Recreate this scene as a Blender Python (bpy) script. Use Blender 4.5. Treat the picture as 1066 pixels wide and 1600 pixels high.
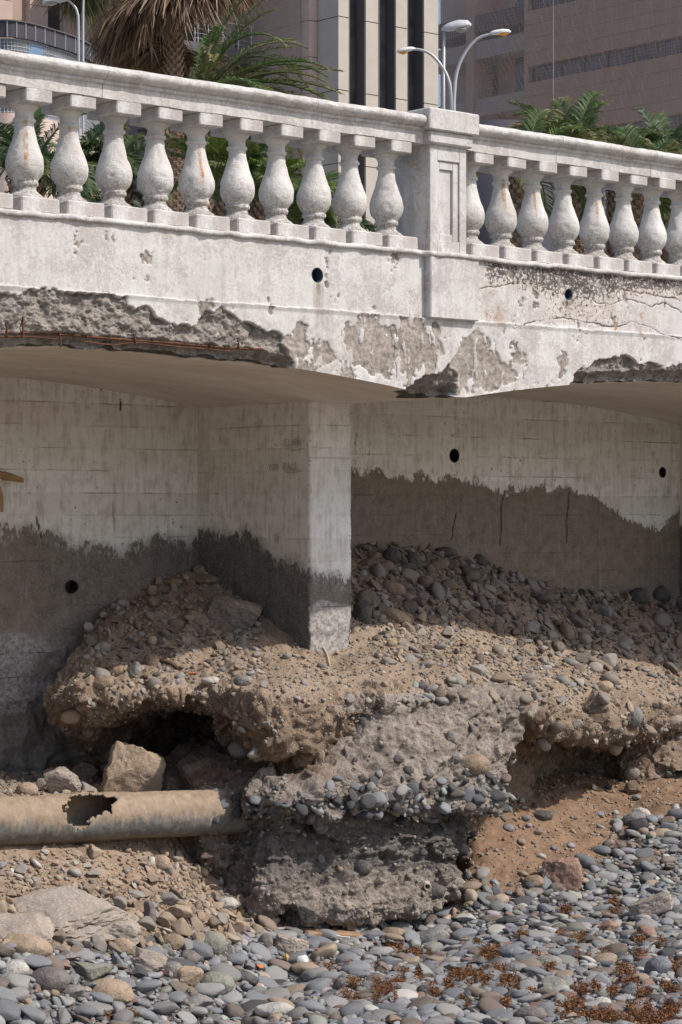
import bpy, math, random
import numpy as np
from mathutils import Vector, Matrix, Euler
from mathutils.bvhtree import BVHTree

# ---------------------------------------------------------------- camera, sky, sun, exposure
for o in list(bpy.data.objects): bpy.data.objects.remove(o)
SC = bpy.context.scene; COL = SC.collection
FPX = 3622.0; HEAD = math.radians(41)
FW = np.array([math.sin(HEAD), math.cos(HEAD), 0.0]); RT = np.array([math.cos(HEAD), -math.sin(HEAD), 0.0]); UP = np.array([0, 0, 1.0])
CAM = -(0.6 * RT + 16.46 * FW) + UP * 2.95
cd = bpy.data.cameras.new('camera'); cam = bpy.data.objects.new('camera', cd); COL.objects.link(cam)
cam.location = CAM; cam.rotation_euler = (math.pi / 2, 0, -HEAD)
cd.sensor_fit = 'VERTICAL'; cd.sensor_height = 36.0; cd.lens = FPX / 1600 * 36.0; cd.clip_start = 0.5; cd.clip_end = 2000
SC.camera = cam
SUN_EL, SUN_AZ = math.radians(48), math.radians(30)       # azimuth measured from the facade's normal, towards its far end
SD = Vector((math.sin(SUN_AZ) * math.cos(SUN_EL), -math.cos(SUN_AZ) * math.cos(SUN_EL), math.sin(SUN_EL)))
W = bpy.data.worlds.new('World'); SC.world = W; W.use_nodes = True
nt = W.node_tree; bg = nt.nodes['Background']; sk = nt.nodes.new('ShaderNodeTexSky')
sk.sky_type = 'NISHITA'; sk.sun_disc = False; sk.sun_elevation = SUN_EL; sk.sun_rotation = math.pi - SUN_AZ
sk.dust_density = 2.0; sk.air_density = 1.0
nt.links.new(sk.outputs[0], bg.inputs[0]); bg.inputs[1].default_value = 0.15
sl = bpy.data.lights.new('sun', 'SUN'); sl.energy = 3.8; sl.angle = math.radians(0.6); sl.color = (1, 0.95, 0.88)
so = bpy.data.objects.new('sun', sl); COL.objects.link(so); so.rotation_euler = SD.to_track_quat('Z', 'Y').to_euler()
SC.view_settings.view_transform = 'Standard'; SC.view_settings.look = 'None'; SC.view_settings.gamma = 1
SC.view_settings.use_curve_mapping = False; SC.view_settings.exposure = 0.12
SC.render.engine = 'CYCLES'; SC.cycles.use_denoising = True; SC.cycles.max_bounces = 8; SC.cycles.diffuse_bounces = 5
SC.cycles.transparent_max_bounces = 12; SC.cycles.caustics_reflective = False; SC.cycles.caustics_refractive = False

# ---------------------------------------------------------------- measuring helpers
def ray(u, v): return FW + RT * ((u - 533) / FPX) + UP * ((800 - v) / FPX)
def atY(u, v, Y=0.0): d = ray(u, v); return CAM + d * ((Y - CAM[1]) / d[1])
def atX(u, v, X): d = ray(u, v); return CAM + d * ((X - CAM[0]) / d[0])
def atZ(u, v, Z=0.0): d = ray(u, v); return CAM + d * ((Z - CAM[2]) / d[2])
def atD(u, v, D): return CAM + ray(u, v) * D
def proj(p):
    q = np.asarray(p) - CAM; z = q @ FW
    return 533 + FPX * (q @ RT) / z, 800 - FPX * q[..., 2] / z
def interp(x, pts): xs, ys = zip(*pts); return np.interp(x, xs, ys)
RNG = np.random.default_rng(7); random.seed(7)
_T = np.random.default_rng(3).random((64, 64, 64)).astype(np.float32)
def vnoise(p, s=1.0, off=0.0):
    p = np.asarray(p, dtype=np.float64) * s + off + 1000.0
    i = np.floor(p).astype(np.int64); f = p - i; f = f * f * (3 - 2 * f); i &= 63; j = (i + 1) & 63
    x0, y0, z0 = i[..., 0], i[..., 1], i[..., 2]; x1, y1, z1 = j[..., 0], j[..., 1], j[..., 2]
    fx, fy, fz = f[..., 0], f[..., 1], f[..., 2]
    a = (_T[x0, y0, z0] * (1 - fx) + _T[x1, y0, z0] * fx) * (1 - fy) + (_T[x0, y1, z0] * (1 - fx) + _T[x1, y1, z0] * fx) * fy
    b = (_T[x0, y0, z1] * (1 - fx) + _T[x1, y0, z1] * fx) * (1 - fy) + (_T[x0, y1, z1] * (1 - fx) + _T[x1, y1, z1] * fx) * fy
    return (a * (1 - fz) + b * fz) * 2 - 1
def fbm(p, s=1.0, o=4, off=0.0, g=0.5):
    r = 0; a = 1
    for k in range(o): r = r + a * vnoise(p, s * 2.03 ** k, off + 17.3 * k); a *= g
    return r
def ridge(p, s=1.0, o=3, off=0.0):
    r = 0; a = 1
    for k in range(o): r = r + a * (1 - 2 * np.abs(vnoise(p, s * 2.1 ** k, off + 9.1 * k))); a *= 0.5
    return r
def inpoly(px, py, poly):
    r = np.zeros(px.shape, bool); n = len(poly)
    for k in range(n):
        (x0, y0), (x1, y1) = poly[k], poly[(k + 1) % n]
        if y0 == y1: continue
        r ^= ((y0 > py) != (y1 > py)) & (px < (x1 - x0) * (py - y0) / (y1 - y0) + x0)
    return r
def catmull(P, n, axis):
    """resample control net P along an axis with a Catmull-Rom spline, n samples"""
    P = np.moveaxis(np.asarray(P, float), axis, 0); m = len(P)
    t = np.linspace(0, m - 1, n); i = np.minimum(t.astype(int), m - 2); f = (t - i).reshape((-1,) + (1,) * (P.ndim - 1))
    p0 = P[np.maximum(i - 1, 0)]; p1 = P[i]; p2 = P[i + 1]; p3 = P[np.minimum(i + 2, m - 1)]
    r = 0.5 * (2 * p1 + (p2 - p0) * f + (2 * p0 - 5 * p1 + 4 * p2 - p3) * f ** 2 + (3 * p1 - p0 - 3 * p2 + p3) * f ** 3)
    return np.moveaxis(r, 0, axis)
def gnormals(P):
    du = np.gradient(P, axis=1); dv = np.gradient(P, axis=0); n = np.cross(du, dv)
    return n / np.maximum(np.linalg.norm(n, axis=-1, keepdims=True), 1e-9)
def gquads(r, c, off=0):
    i = np.arange(r * c).reshape(r, c) + off
    return np.stack([i[:-1, :-1], i[:-1, 1:], i[1:, 1:], i[1:, :-1]], -1).reshape(-1, 4)

# ---------------------------------------------------------------- object helpers
def mesh(name, V, F, mat=None, attrs=None, smooth=True, mats=None, midx=None):
    """F: one (n,k) array or a list of such arrays"""
    me = bpy.data.meshes.new(name); V = np.asarray(V, np.float32).reshape(-1, 3)
    if not isinstance(F, list): F = [F]
    F = [np.asarray(f, np.int32) for f in F if len(f)]
    nl = sum(f.size for f in F); npol = sum(len(f) for f in F)
    me.vertices.add(len(V)); me.vertices.foreach_set('co', V.ravel())
    me.loops.add(nl); me.loops.foreach_set('vertex_index', np.concatenate([f.ravel() for f in F]))
    tot = np.concatenate([np.full(len(f), f.shape[1], np.int32) for f in F]); st = np.concatenate([[0], np.cumsum(tot)[:-1]]).astype(np.int32)
    me.polygons.add(npol); me.polygons.foreach_set('loop_start', st); me.polygons.foreach_set('loop_total', tot)
    me.polygons.foreach_set('use_smooth', np.full(npol, bool(smooth)))
    for m in (mats or ([mat] if mat else [])): me.materials.append(m)
    if midx is not None: me.polygons.foreach_set('material_index', np.asarray(midx, np.int32))
    me.update(calc_edges=True)
    for k, a in (attrs or {}).items():
        a = np.asarray(a, np.float32)
        if a.ndim == 2:
            at = me.attributes.new(k, 'FLOAT_COLOR', 'POINT'); at.data.foreach_set('color', np.c_[a, np.ones(len(a), np.float32)].ravel())
        else:
            at = me.attributes.new(k, 'FLOAT', 'POINT'); at.data.foreach_set('value', a)
    return me
def ob(name, me, parent=None, loc=None, rot=None):
    o = bpy.data.objects.new(name, me); COL.objects.link(o); o.parent = parent
    if loc is not None: o.location = loc
    if rot is not None: o.rotation_euler = rot
    return o
def tag(o, label=None, cat=None, group=None, kind=None):
    for k, v in (('label', label), ('category', cat), ('group', group), ('kind', kind)):
        if v: o[k] = v
    return o
def empty(name, loc, label, cat, group=None, rz=0.0):
    o = ob(name, None, None, loc, (0, 0, rz)); o.empty_display_size = 0.1; return tag(o, label, cat, group)
class MB:
    """collects simple solids into one mesh"""
    def __init__(s): s.V = []; s.F = {}; s.n = 0
    def add(s, V, F):
        V = np.asarray(V, float).reshape(-1, 3); F = np.asarray(F)
        s.F.setdefault(F.shape[1], []).append(F + s.n); s.V.append(V); s.n += len(V); return s
    def box(s, a, b):
        (x0, y0, z0), (x1, y1, z1) = a, b
        V = [(x0, y0, z0), (x1, y0, z0), (x1, y1, z0), (x0, y1, z0), (x0, y0, z1), (x1, y0, z1), (x1, y1, z1), (x0, y1, z1)]
        return s.add(V, np.array([(0, 3, 2, 1), (4, 5, 6, 7), (0, 1, 5, 4), (1, 2, 6, 5), (2, 3, 7, 6), (3, 0, 4, 7)]))
    def bbox(s, a, b, bv=0.006):
        """box with chamfered edges"""
        a = np.array(a, float); b = np.array(b, float); c = (a + b) / 2; h = (b - a) / 2; bv = min(bv, h.min() * 0.45)
        V = []; idx = {}
        for sx in (-1, 1):
            for sy in (-1, 1):
                for sz in (-1, 1):
                    sg = np.array([sx, sy, sz])
                    for ax in range(3):
                        p = c + sg * h; q = p.copy()
                        for k in range(3):
                            if k != ax: q[k] -= sg[k] * bv
                        idx[(sx, sy, sz, ax)] = len(V); V.append(q)
        Q = []; T = []
        for ax in range(3):
            o1, o2 = [(1, 2), (2, 0), (0, 1)][ax]
            for sg in (-1, 1):
                f = []
                for (p, q) in ((-1, -1), (1, -1), (1, 1), (-1, 1)):
                    k = [0, 0, 0]; k[ax] = sg; k[o1] = p; k[o2] = q; f.append(idx[(*k, ax)])
                Q.append(f if sg > 0 else f[::-1])
            for p in (-1, 1):
                for q in (-1, 1):
                    k1 = [0, 0, 0]; k1[o1] = p; k1[o2] = q; k1[ax] = -1; k2 = list(k1); k2[ax] = 1
                    f = [idx[(*k1, o1)], idx[(*k2, o1)], idx[(*k2, o2)], idx[(*k1, o2)]]
                    n = np.cross(np.subtract(V[f[1]], V[f[0]]), np.subtract(V[f[2]], V[f[0]]))
                    d = np.zeros(3); d[o1] = p; d[o2] = q
                    Q.append(f if n @ d > 0 else f[::-1])
        for sx in (-1, 1):
            for sy in (-1, 1):
                for sz in (-1, 1):
                    f = [idx[(sx, sy, sz, k)] for k in range(3)]; T.append(f if sx * sy * sz > 0 else f[::-1])
        n0 = s.n; s.add(V, np.array(Q)); s.F.setdefault(3, []).append(np.array(T) + n0); return s
    def tube(s, pts, r, k=8, caps=True):
        pts = np.asarray(pts, float); n = len(pts); r = np.broadcast_to(np.asarray(r, float), (n,))
        t = np.gradient(pts, axis=0); t /= np.maximum(np.linalg.norm(t, axis=1, keepdims=True), 1e-9)
        ref = np.eye(3)[int(np.argmin(np.abs(t).max(0)))]
        b = np.cross(t, ref); b /= np.linalg.norm(b, axis=1, keepdims=True); c = np.cross(b, t)
        a = np.arange(k) * 2 * math.pi / k
        V = pts[:, None] + r[:, None, None] * (b[:, None] * np.cos(a)[None, :, None] + c[:, None] * np.sin(a)[None, :, None])
        i = np.arange(n * k).reshape(n, k); j = np.roll(i, -1, 1)
        n0 = s.n; s.add(V.reshape(-1, 3), np.stack([i[:-1], j[:-1], j[1:], i[1:]], -1).reshape(-1, 4))
        if caps: s.F.setdefault(k, []).extend([i[:1, ::-1] + n0, i[-1:] + n0])
        return s
    def lathe(s, prof, k=32, c=(0, 0, 0)):
        prof = np.array(prof, float); n = len(prof); a = np.arange(k) * 2 * math.pi / k
        V = np.stack([prof[:, 1][:, None] * np.cos(a), prof[:, 1][:, None] * np.sin(a), np.repeat(prof[:, :1], k, 1)], -1) + np.array(c)
        i = np.arange(n * k).reshape(n, k); j = np.roll(i, -1, 1)
        n0 = s.n; s.add(V.reshape(-1, 3), np.stack([i[:-1], j[:-1], j[1:], i[1:]], -1).reshape(-1, 4))
        s.F.setdefault(k, []).extend([i[:1, ::-1] + n0, i[-1:] + n0]); return s
    def prism(s, prof, x0, x1):
        """closed (y,z) profile swept along x"""
        n = len(prof); V = [(x0, y, z) for y, z in prof] + [(x1, y, z) for y, z in prof]
        i = np.arange(n); j = (i + 1) % n; n0 = s.n
        s.add(V, np.stack([i, j, j + n, i + n], -1)); s.F.setdefault(n, []).extend([np.array([i[::-1]]) + n0, np.array([i + n]) + n0]); return s
    def me(s, name, mat, smooth=False, attrs=None): return mesh(name, np.concatenate(s.V), [np.concatenate(f) for f in s.F.values()], mat, attrs, smooth)
    def ob(s, name, mat, parent=None, smooth=False, loc=None): return ob(name, s.me(name, mat, smooth), parent, loc)
def ico(sub):
    import bmesh
    bm = bmesh.new(); bmesh.ops.create_icosphere(bm, subdivisions=sub, radius=1.0)
    V = np.array([v.co[:] for v in bm.verts]); F = np.array([[v.index for v in f.verts] for f in bm.faces]); bm.free(); return V, F
ICO = {k: ico(k) for k in (1, 2, 3, 4, 5)}
def autosmooth(me, ang=40):
    """flat-looking creases on an otherwise smooth mesh"""
    import bmesh
    bm = bmesh.new(); bm.from_mesh(me); a = math.radians(ang)
    for e in bm.edges:
        if len(e.link_faces) == 2 and e.calc_face_angle(0) > a: e.smooth = False
    bm.to_mesh(me); bm.free(); return me

# ---------------------------------------------------------------- material helpers
class NT:
    def __init__(s, name, rough=0.9):
        m = s.m = bpy.data.materials.new(name); m.use_nodes = True; s.t = m.node_tree; s.N = s.t.nodes; s.L = s.t.links
        s.b = s.N['Principled BSDF']; s.out = s.N['Material Output']; s.b.inputs['Roughness'].default_value = rough
        s.b.inputs['Specular IOR Level'].default_value = 0.25; s._c = {}
    def put(s, sock, v):
        if isinstance(v, bpy.types.NodeSocket): s.L.new(v, sock)
        elif v is not None:
            if sock.type in ('RGBA',) and not isinstance(v, (int, float)) and len(v) == 3: v = (*v, 1)
            sock.default_value = v
    def node(s, t, **k):
        n = s.N.new(t)
        for a, v in k.items(): setattr(n, a, v)
        return n
    def co(s, kind='Object'):
        if kind not in s._c: s._c[kind] = s.node('ShaderNodeTexCoord').outputs[kind]
        return s._c[kind]
    def attr(s, n, out='Fac'): return s.node('ShaderNodeAttribute', attribute_name=n).outputs[out]
    def rnd(s): return s.node('ShaderNodeObjectInfo').outputs['Random']
    def math(s, op, a, b=None, c=None, clamp=False):
        n = s.node('ShaderNodeMath', operation=op, use_clamp=clamp)
        for i, v in enumerate((a, b, c)):
            if v is not None: s.put(n.inputs[i], v)
        return n.outputs[0]
    def xyz(s, v): n = s.node('ShaderNodeSeparateXYZ'); s.put(n.inputs[0], v); return n.outputs
    def scale(s, v, sc):
        n = s.node('ShaderNodeVectorMath', operation='MULTIPLY'); s.put(n.inputs[0], v); n.inputs[1].default_value = sc; return n.outputs[0]
    def off(s, v, add):
        n = s.node('ShaderNodeVectorMath', operation='ADD'); s.put(n.inputs[0], v); s.put(n.inputs[1], add); return n.outputs[0]
    def noise(s, sc, det=4, rough=0.55, vec=None, dist=0.0, out='Fac'):
        n = s.node('ShaderNodeTexNoise'); s.put(n.inputs['Vector'], vec if vec is not None else s.co())
        n.inputs['Scale'].default_value = sc; n.inputs['Detail'].default_value = det; n.inputs['Roughness'].default_value = rough
        n.inputs['Distortion'].default_value = dist; return n.outputs[out]
    def vor(s, sc, vec=None, feat='F1', out='Distance', rnd=1.0):
        n = s.node('ShaderNodeTexVoronoi', feature=feat); s.put(n.inputs['Vector'], vec if vec is not None else s.co())
        n.inputs['Scale'].default_value = sc; n.inputs['Randomness'].default_value = rnd; return n.outputs[out]
    def ramp(s, v, a, b, lo=0.0, hi=1.0):
        n = s.node('ShaderNodeMapRange', clamp=True); s.put(n.inputs[0], v)
        for i, k in enumerate((a, b, lo, hi)): n.inputs[i + 1].default_value = k
        return n.outputs[0]
    def cramp(s, v, stops, mode='LINEAR'):
        n = s.node('ShaderNodeValToRGB'); s.put(n.inputs[0], v); e = n.color_ramp.elements; n.color_ramp.interpolation = mode
        while len(e) < len(stops): e.new(0.5)
        for k, (p, c) in enumerate(stops): e[k].position = p; e[k].color = (*c, 1)
        return n.outputs[0]
    def mix(s, f, a, b, mode='MIX'):
        n = s.node('ShaderNodeMix', data_type='RGBA', blend_type=mode); s.put(n.inputs[0], f); s.put(n.inputs[6], a); s.put(n.inputs[7], b); return n.outputs[2]
    def hsv(s, c, h=0.5, sa=1.0, v=1.0):
        n = s.node('ShaderNodeHueSaturation')
        for k, x in (('Hue', h), ('Saturation', sa), ('Value', v), ('Color', c)): s.put(n.inputs[k], x)
        return n.outputs[0]
    def bump(s, h, d=0.01, st=1.0, n0=None):
        n = s.node('ShaderNodeBump'); s.put(n.inputs['Height'], h); n.inputs['Distance'].default_value = d; n.inputs['Strength'].default_value = st
        if n0 is not None: s.L.new(n0, n.inputs['Normal'])
        return n.outputs[0]
    def done(s, col, nrm=None, rough=None, metal=None):
        s.put(s.b.inputs['Base Color'], col)
        if nrm is not None: s.L.new(nrm, s.b.inputs['Normal'])
        if rough is not None: s.put(s.b.inputs['Roughness'], rough)
        if metal is not None: s.put(s.b.inputs['Metallic'], metal)
        return s.m
def simple(name, col, rough=0.8, var=0.15, sc=6.0, bmp=0.0, metal=0.0):
    n = NT(name, rough); f = n.ramp(n.noise(sc, 5, 0.6), 0.25, 0.75)
    c = n.mix(f, tuple(x * (1 - var) for x in col), tuple(min(1, x * (1 + var)) for x in col))
    return n.done(c, n.bump(n.noise(sc * 8, 4), bmp) if bmp else None, None, metal)

# ---------------------------------------------------------------- concrete materials
def m_white(name='white_painted_concrete'):
    n = NT(name, 0.85); P = n.co('Object')
    big = n.noise(1.3, 5, 0.6); mid = n.noise(7, 5, 0.65); fin = n.noise(60, 3, 0.6)
    streak = n.noise(5, 4, 0.6, n.scale(P, (3.0, 3.0, 0.35)))
    paint = n.mix(n.ramp(big, 0.3, 0.7), (0.52, 0.50, 0.48), (0.67, 0.655, 0.635))
    thin = n.math('MULTIPLY', n.ramp(n.math('ADD', n.math('MULTIPLY', mid, 0.6), n.math('MULTIPLY', big, 0.55)), 0.52, 0.66), n.ramp(fin, 0.35, 0.62))
    thin2 = n.math('MULTIPLY', n.ramp(n.math('ADD', n.math('MULTIPLY', n.noise(2.6, 5, 0.7), 0.6), n.math('MULTIPLY', n.noise(34, 4, 0.7), 0.42)), 0.50, 0.58), 0.75); c = n.mix(n.math('MULTIPLY', thin, 0.8), paint, (0.36, 0.32, 0.29)); c = n.mix(thin2, c, (0.40, 0.36, 0.335))
    c = n.mix(n.math('MULTIPLY', n.ramp(streak, 0.46, 0.72), 0.5), c, (0.36, 0.33, 0.30))
    # worn band: pitted, dark lichen specks
    wn = n.attr('worn'); sp = n.ramp(n.math('SUBTRACT', n.noise(38, 4, 0.7), n.math('MULTIPLY', n.math('SUBTRACT', wn, 0.5), 0.20)), 0.49, 0.43)
    c = n.mix(n.math('MULTIPLY', n.ramp(wn, 0.05, 0.4), 0.75), c, n.mix(n.ramp(mid, 0.4, 0.6), (0.58, 0.52, 0.48), (0.46, 0.38, 0.33)))
    c = n.mix(n.math('MULTIPLY', n.math('MULTIPLY', sp, n.ramp(wn, 0.08, 0.3)), n.ramp(mid, 0.30, 0.5, 0.45, 1.0)), c, (0.09, 0.08, 0.074))
    # paint gone: bare render
    pl = n.attr('peel'); bare = n.mix(n.ramp(n.math('ADD', n.math('MULTIPLY', n.noise(30, 5, 0.7), 0.5), n.math('MULTIPLY', n.noise(6, 5, 0.7), 0.5)), 0.40, 0.60), (0.17, 0.145, 0.125), (0.42, 0.365, 0.32))
    bare = n.mix(n.ramp(n.vor(55), 0.25, 0.05), bare, (0.10, 0.09, 0.085))
    c = n.mix(n.ramp(pl, 0.4, 0.6), c, bare)
    # broken cover: aggregate
    sl_ = n.attr('spall'); agg = n.mix(n.ramp(n.noise(14, 5, 0.75), 0.3, 0.7), (0.095, 0.085, 0.077), (0.36, 0.315, 0.275))
    agg = n.mix(n.math('MULTIPLY', n.ramp(n.vor(40), 0.3, 0.1), 0.55), agg, (0.34, 0.31, 0.28))
    c = n.mix(n.ramp(sl_, 0.4, 0.6), c, agg)
    c = n.mix(n.ramp(n.attr('crack'), 0.3, 0.8), c, (0.06, 0.05, 0.045))
    rs = n.attr('rust'); rn = n.math('MULTIPLY', n.ramp(rs, 0.15, 0.9), n.ramp(n.noise(26, 5, 0.75), 0.42, 0.62))
    c = n.mix(rn, c, n.mix(n.ramp(n.noise(40), 0.4, 0.6), (0.24, 0.10, 0.035), (0.44, 0.27, 0.12)))
    st = n.attr('stain'); c = n.mix(n.math('MULTIPLY', n.ramp(st, 0.1, 1.0), n.ramp(n.noise(9, 4, 0.7, n.scale(P, (4, 4, 0.5))), 0.3, 0.6)), c, (0.26, 0.21, 0.16))
    b = n.bump(n.noise(110, 4, 0.7), 0.004, 0.7); b = n.bump(mid, 0.012, 0.5, b)
    return n.done(c, b)
WHITE = m_white()
def m_baluster():
    n = NT('weathered_white_baluster', 0.85); P = n.co('Object'); r = n.rnd()
    G = n.node('ShaderNodeNewGeometry').outputs['Position']
    big = n.noise(4, 5, 0.6, G); fin = n.noise(70, 4, 0.65, G)
    c = n.mix(n.ramp(big, 0.3, 0.7), (0.48, 0.455, 0.43), (0.68, 0.655, 0.63))
    z = n.xyz(P)[2]
    low = n.ramp(z, 0.30, 0.08); grime = n.math('MULTIPLY', n.ramp(n.math('ADD', n.math('ADD', n.math('MULTIPLY', fin, 0.6), n.math('MULTIPLY', n.noise(16, 4, 0.7, G), 0.4)), n.math('MULTIPLY', low, 0.11)), 0.52, 0.66), n.math('ADD', n.math('MULTIPLY', low, 0.5), 0.28))
    c = n.mix(grime, c, (0.17, 0.145, 0.12))
    c = n.mix(n.math('MULTIPLY', n.ramp(n.noise(11, 4, 0.6, G), 0.52, 0.7), 0.45), c, (0.36, 0.32, 0.29))
    rs = n.attr('rust'); c = n.mix(n.math('MULTIPLY', n.ramp(rs, 0.2, 0.9), n.ramp(n.noise(26, 4, 0.7, G), 0.32, 0.62)), c, n.mix(n.ramp(fin, 0.4, 0.6), (0.30, 0.10, 0.025), (0.48, 0.27, 0.09)))
    b = n.bump(n.noise(120, 4, 0.7, G), 0.005, 0.9); b = n.bump(n.noise(30, 3, 0.6, G), 0.010, 0.5, b)
    return n.done(c, b)
BALM = m_baluster()
def m_board():
    n = NT('board_marked_concrete', 0.9); P = n.co('Object'); x, y, z = n.xyz(P); h = n.math('ADD', x, y)
    big = n.noise(1.6, 5, 0.6); mid = n.noise(9, 5, 0.65); fin = n.noise(60, 3, 0.6)
    drip = n.noise(9, 4, 0.65, n.scale(P, (3.0, 3.0, 0.4)))
    dr2 = n.noise(7, 6, 0.75, n.scale(P, (2.2, 2.2, 0.55)), 0.6); gate = n.math('MULTIPLY', n.ramp(n.noise(1.1, 3), 0.35, 0.65, 0.3, 1.1), n.math('SUBTRACT', 1.0, n.attr('clean'))); pz = n.math('ADD', n.attr('pz'), n.math('ADD', n.math('MULTIPLY', n.math('MULTIPLY', n.math('SUBTRACT', drip, 0.5), gate), 0.09), n.math('ADD', n.math('MULTIPLY', n.math('MULTIPLY', n.math('SUBTRACT', dr2, 0.5), n.math('SUBTRACT', 1.0, n.attr('clean'))), 0.12), n.math('ADD', n.math('MULTIPLY', n.math('SUBTRACT', n.noise(3.6, 3, 0.5), 0.5), 0.24), n.math('MULTIPLY', n.math('SUBTRACT', n.noise(30, 2, 0.5), 0.5), 0.022)))))
    patch = n.math('ADD', n.math('MULTIPLY', n.noise(5, 6, 0.75, n.scale(P, (1.5, 1.5, 1.0))), 0.6), n.math('MULTIPLY', n.noise(42, 3, 0.7, n.scale(P, (1, 1, 0.4))), 0.4)); sft = n.math('MULTIPLY', n.math('MULTIPLY', n.ramp(pz, -0.5, 0.0), n.math('SUBTRACT', 1.0, n.attr('clean'))), n.ramp(patch, 0.46, 0.60)); edge = n.math('MULTIPLY', n.math('SUBTRACT', 1.0, n.attr('clean')), 0.11); on = n.math('MAXIMUM', n.ramp(n.math('DIVIDE', pz, n.math('ADD', edge, 0.012)), -0.6, 0.8), n.math('MULTIPLY', sft, 0.7)); on = n.math('MULTIPLY', on, n.ramp(n.math('SUBTRACT', patch, n.math('MULTIPLY', n.ramp(pz, 0.0, 0.16), 0.28)), 0.50, 0.44))
    # board joints
    zz = n.math('ADD', z, n.math('MULTIPLY', n.math('SUBTRACT', n.noise(2.5, 3), 0.5), 0.012))
    fr = n.math('FRACT', n.math('DIVIDE', zz, 0.172)); d = n.math('ABSOLUTE', n.math('SUBTRACT', fr, 0.5))
    jw = n.noise(6, 5, 0.75, n.scale(P, (1, 1, 3))); jl = n.math('MULTIPLY', n.ramp(n.math('ADD', d, n.math('MULTIPLY', n.math('SUBTRACT', jw, 0.5), 0.10)), 0.466, 0.496), n.ramp(n.noise(1.7, 5, 0.75, n.scale(P, (1, 1, 5))), 0.46, 0.64))
    fx = n.math('ABSOLUTE', n.math('SUBTRACT', n.math('FRACT', n.math('DIVIDE', n.math('ADD', h, n.math('MULTIPLY', n.math('SUBTRACT', n.noise(4, 4), 0.5), 0.05)), 1.83)), 0.5))
    jv = n.math('MULTIPLY', n.ramp(fx, 0.493, 0.498), n.ramp(n.noise(2.5, 4, 0.7), 0.45, 0.62)); j = n.math('MAXIMUM', jl, jv)
    bt = n.math('FRACT', n.math('MULTIPLY', n.math('SINE', n.math('MULTIPLY', n.math('FLOOR', n.math('DIVIDE', zz, 0.172)), 12.9)), 43.7))
    paint = n.mix(n.ramp(big, 0.3, 0.7), (0.66, 0.635, 0.595), (0.84, 0.825, 0.795))
    paint = n.mix(n.math('MULTIPLY', bt, 0.30), paint, (0.50, 0.44, 0.37))
    paint = n.mix(n.math('MULTIPLY', n.ramp(n.math('ADD', n.math('MULTIPLY', mid, 0.5), n.math('MULTIPLY', drip, 0.5)), 0.47, 0.66), 0.72), paint, (0.40, 0.345, 0.285))
    spk = n.ramp(n.math('ADD', n.noise(26, 3, 0.6), n.math('MULTIPLY', n.math('SUBTRACT', big, 0.5), 0.55)), 0.70, 0.75)
    paint = n.mix(n.math('MULTIPLY', spk, 0.8), paint, (0.12, 0.10, 0.085))
    tone = n.attr('tone')
    bare = n.mix(n.ramp(mid, 0.3, 0.7), n.mix(tone, (0.075, 0.072, 0.069), (0.150, 0.120, 0.096)), n.mix(tone, (0.15, 0.14, 0.13), (0.25, 0.20, 0.16)))
    bare = n.mix(n.math('MULTIPLY', n.ramp(fin, 0.5, 0.72), 0.6), bare, (0.31, 0.28, 0.25))
    bare = n.mix(n.math('MULTIPLY', n.ramp(drip, 0.55, 0.75), 0.35), bare, (0.33, 0.31, 0.29))
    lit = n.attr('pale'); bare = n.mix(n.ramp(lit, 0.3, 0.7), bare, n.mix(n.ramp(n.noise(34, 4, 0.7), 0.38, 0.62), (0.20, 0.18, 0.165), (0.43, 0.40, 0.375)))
    c = n.mix(on, bare, paint); c = n.mix(n.math('MULTIPLY', j, 0.5), c, (0.16, 0.135, 0.11))
    c = n.mix(n.ramp(n.attr('crack'), 0.3, 0.8), c, (0.05, 0.042, 0.035))
    c = n.mix(n.math('MULTIPLY', n.attr('rust'), n.ramp(fin, 0.3, 0.6)), c, (0.26, 0.11, 0.035))
    hgt = n.math('ADD', n.math('MULTIPLY', fin, 0.5), n.math('ADD', n.math('MULTIPLY', on, 0.8), n.math('MULTIPLY', j, -2.0)))
    return n.done(c, n.bump(n.noise(45, 4, 0.7), 0.006, 0.6, n.bump(hgt, 0.004, 0.9)))
BOARD = m_board()
def m_soffit():
    n = NT('stained_soffit', 0.9); f = n.noise(2.2, 5, 0.65, n.scale(n.co(), (0.6, 1.6, 1)))
    c = n.mix(n.ramp(f, 0.3, 0.7), (0.58, 0.51, 0.43), (0.74, 0.685, 0.615))
    sp = n.ramp(n.noise(14, 3, 0.6, n.scale(n.co(), (0.35, 2.2, 1))), 0.68, 0.74); c = n.mix(n.math('MULTIPLY', sp, 0.7), c, (0.09, 0.07, 0.055))
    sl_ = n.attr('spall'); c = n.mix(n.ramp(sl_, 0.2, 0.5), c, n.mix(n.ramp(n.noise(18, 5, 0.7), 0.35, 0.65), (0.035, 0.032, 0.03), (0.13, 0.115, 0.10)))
    return n.done(c, n.bump(n.noise(25, 4), 0.006, 0.5))
SOFF = m_soffit()
RUST = simple('rusty_iron', (0.115, 0.052, 0.03), 0.95, 0.5, 30, 0.003)
DARKPIPE = simple('dark_plastic_pipe', (0.06, 0.085, 0.115), 0.5)
BLACKIN = simple('black_drain_inside', (0.015, 0.014, 0.013), 0.9)  # near-black lining for the drain holes

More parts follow.
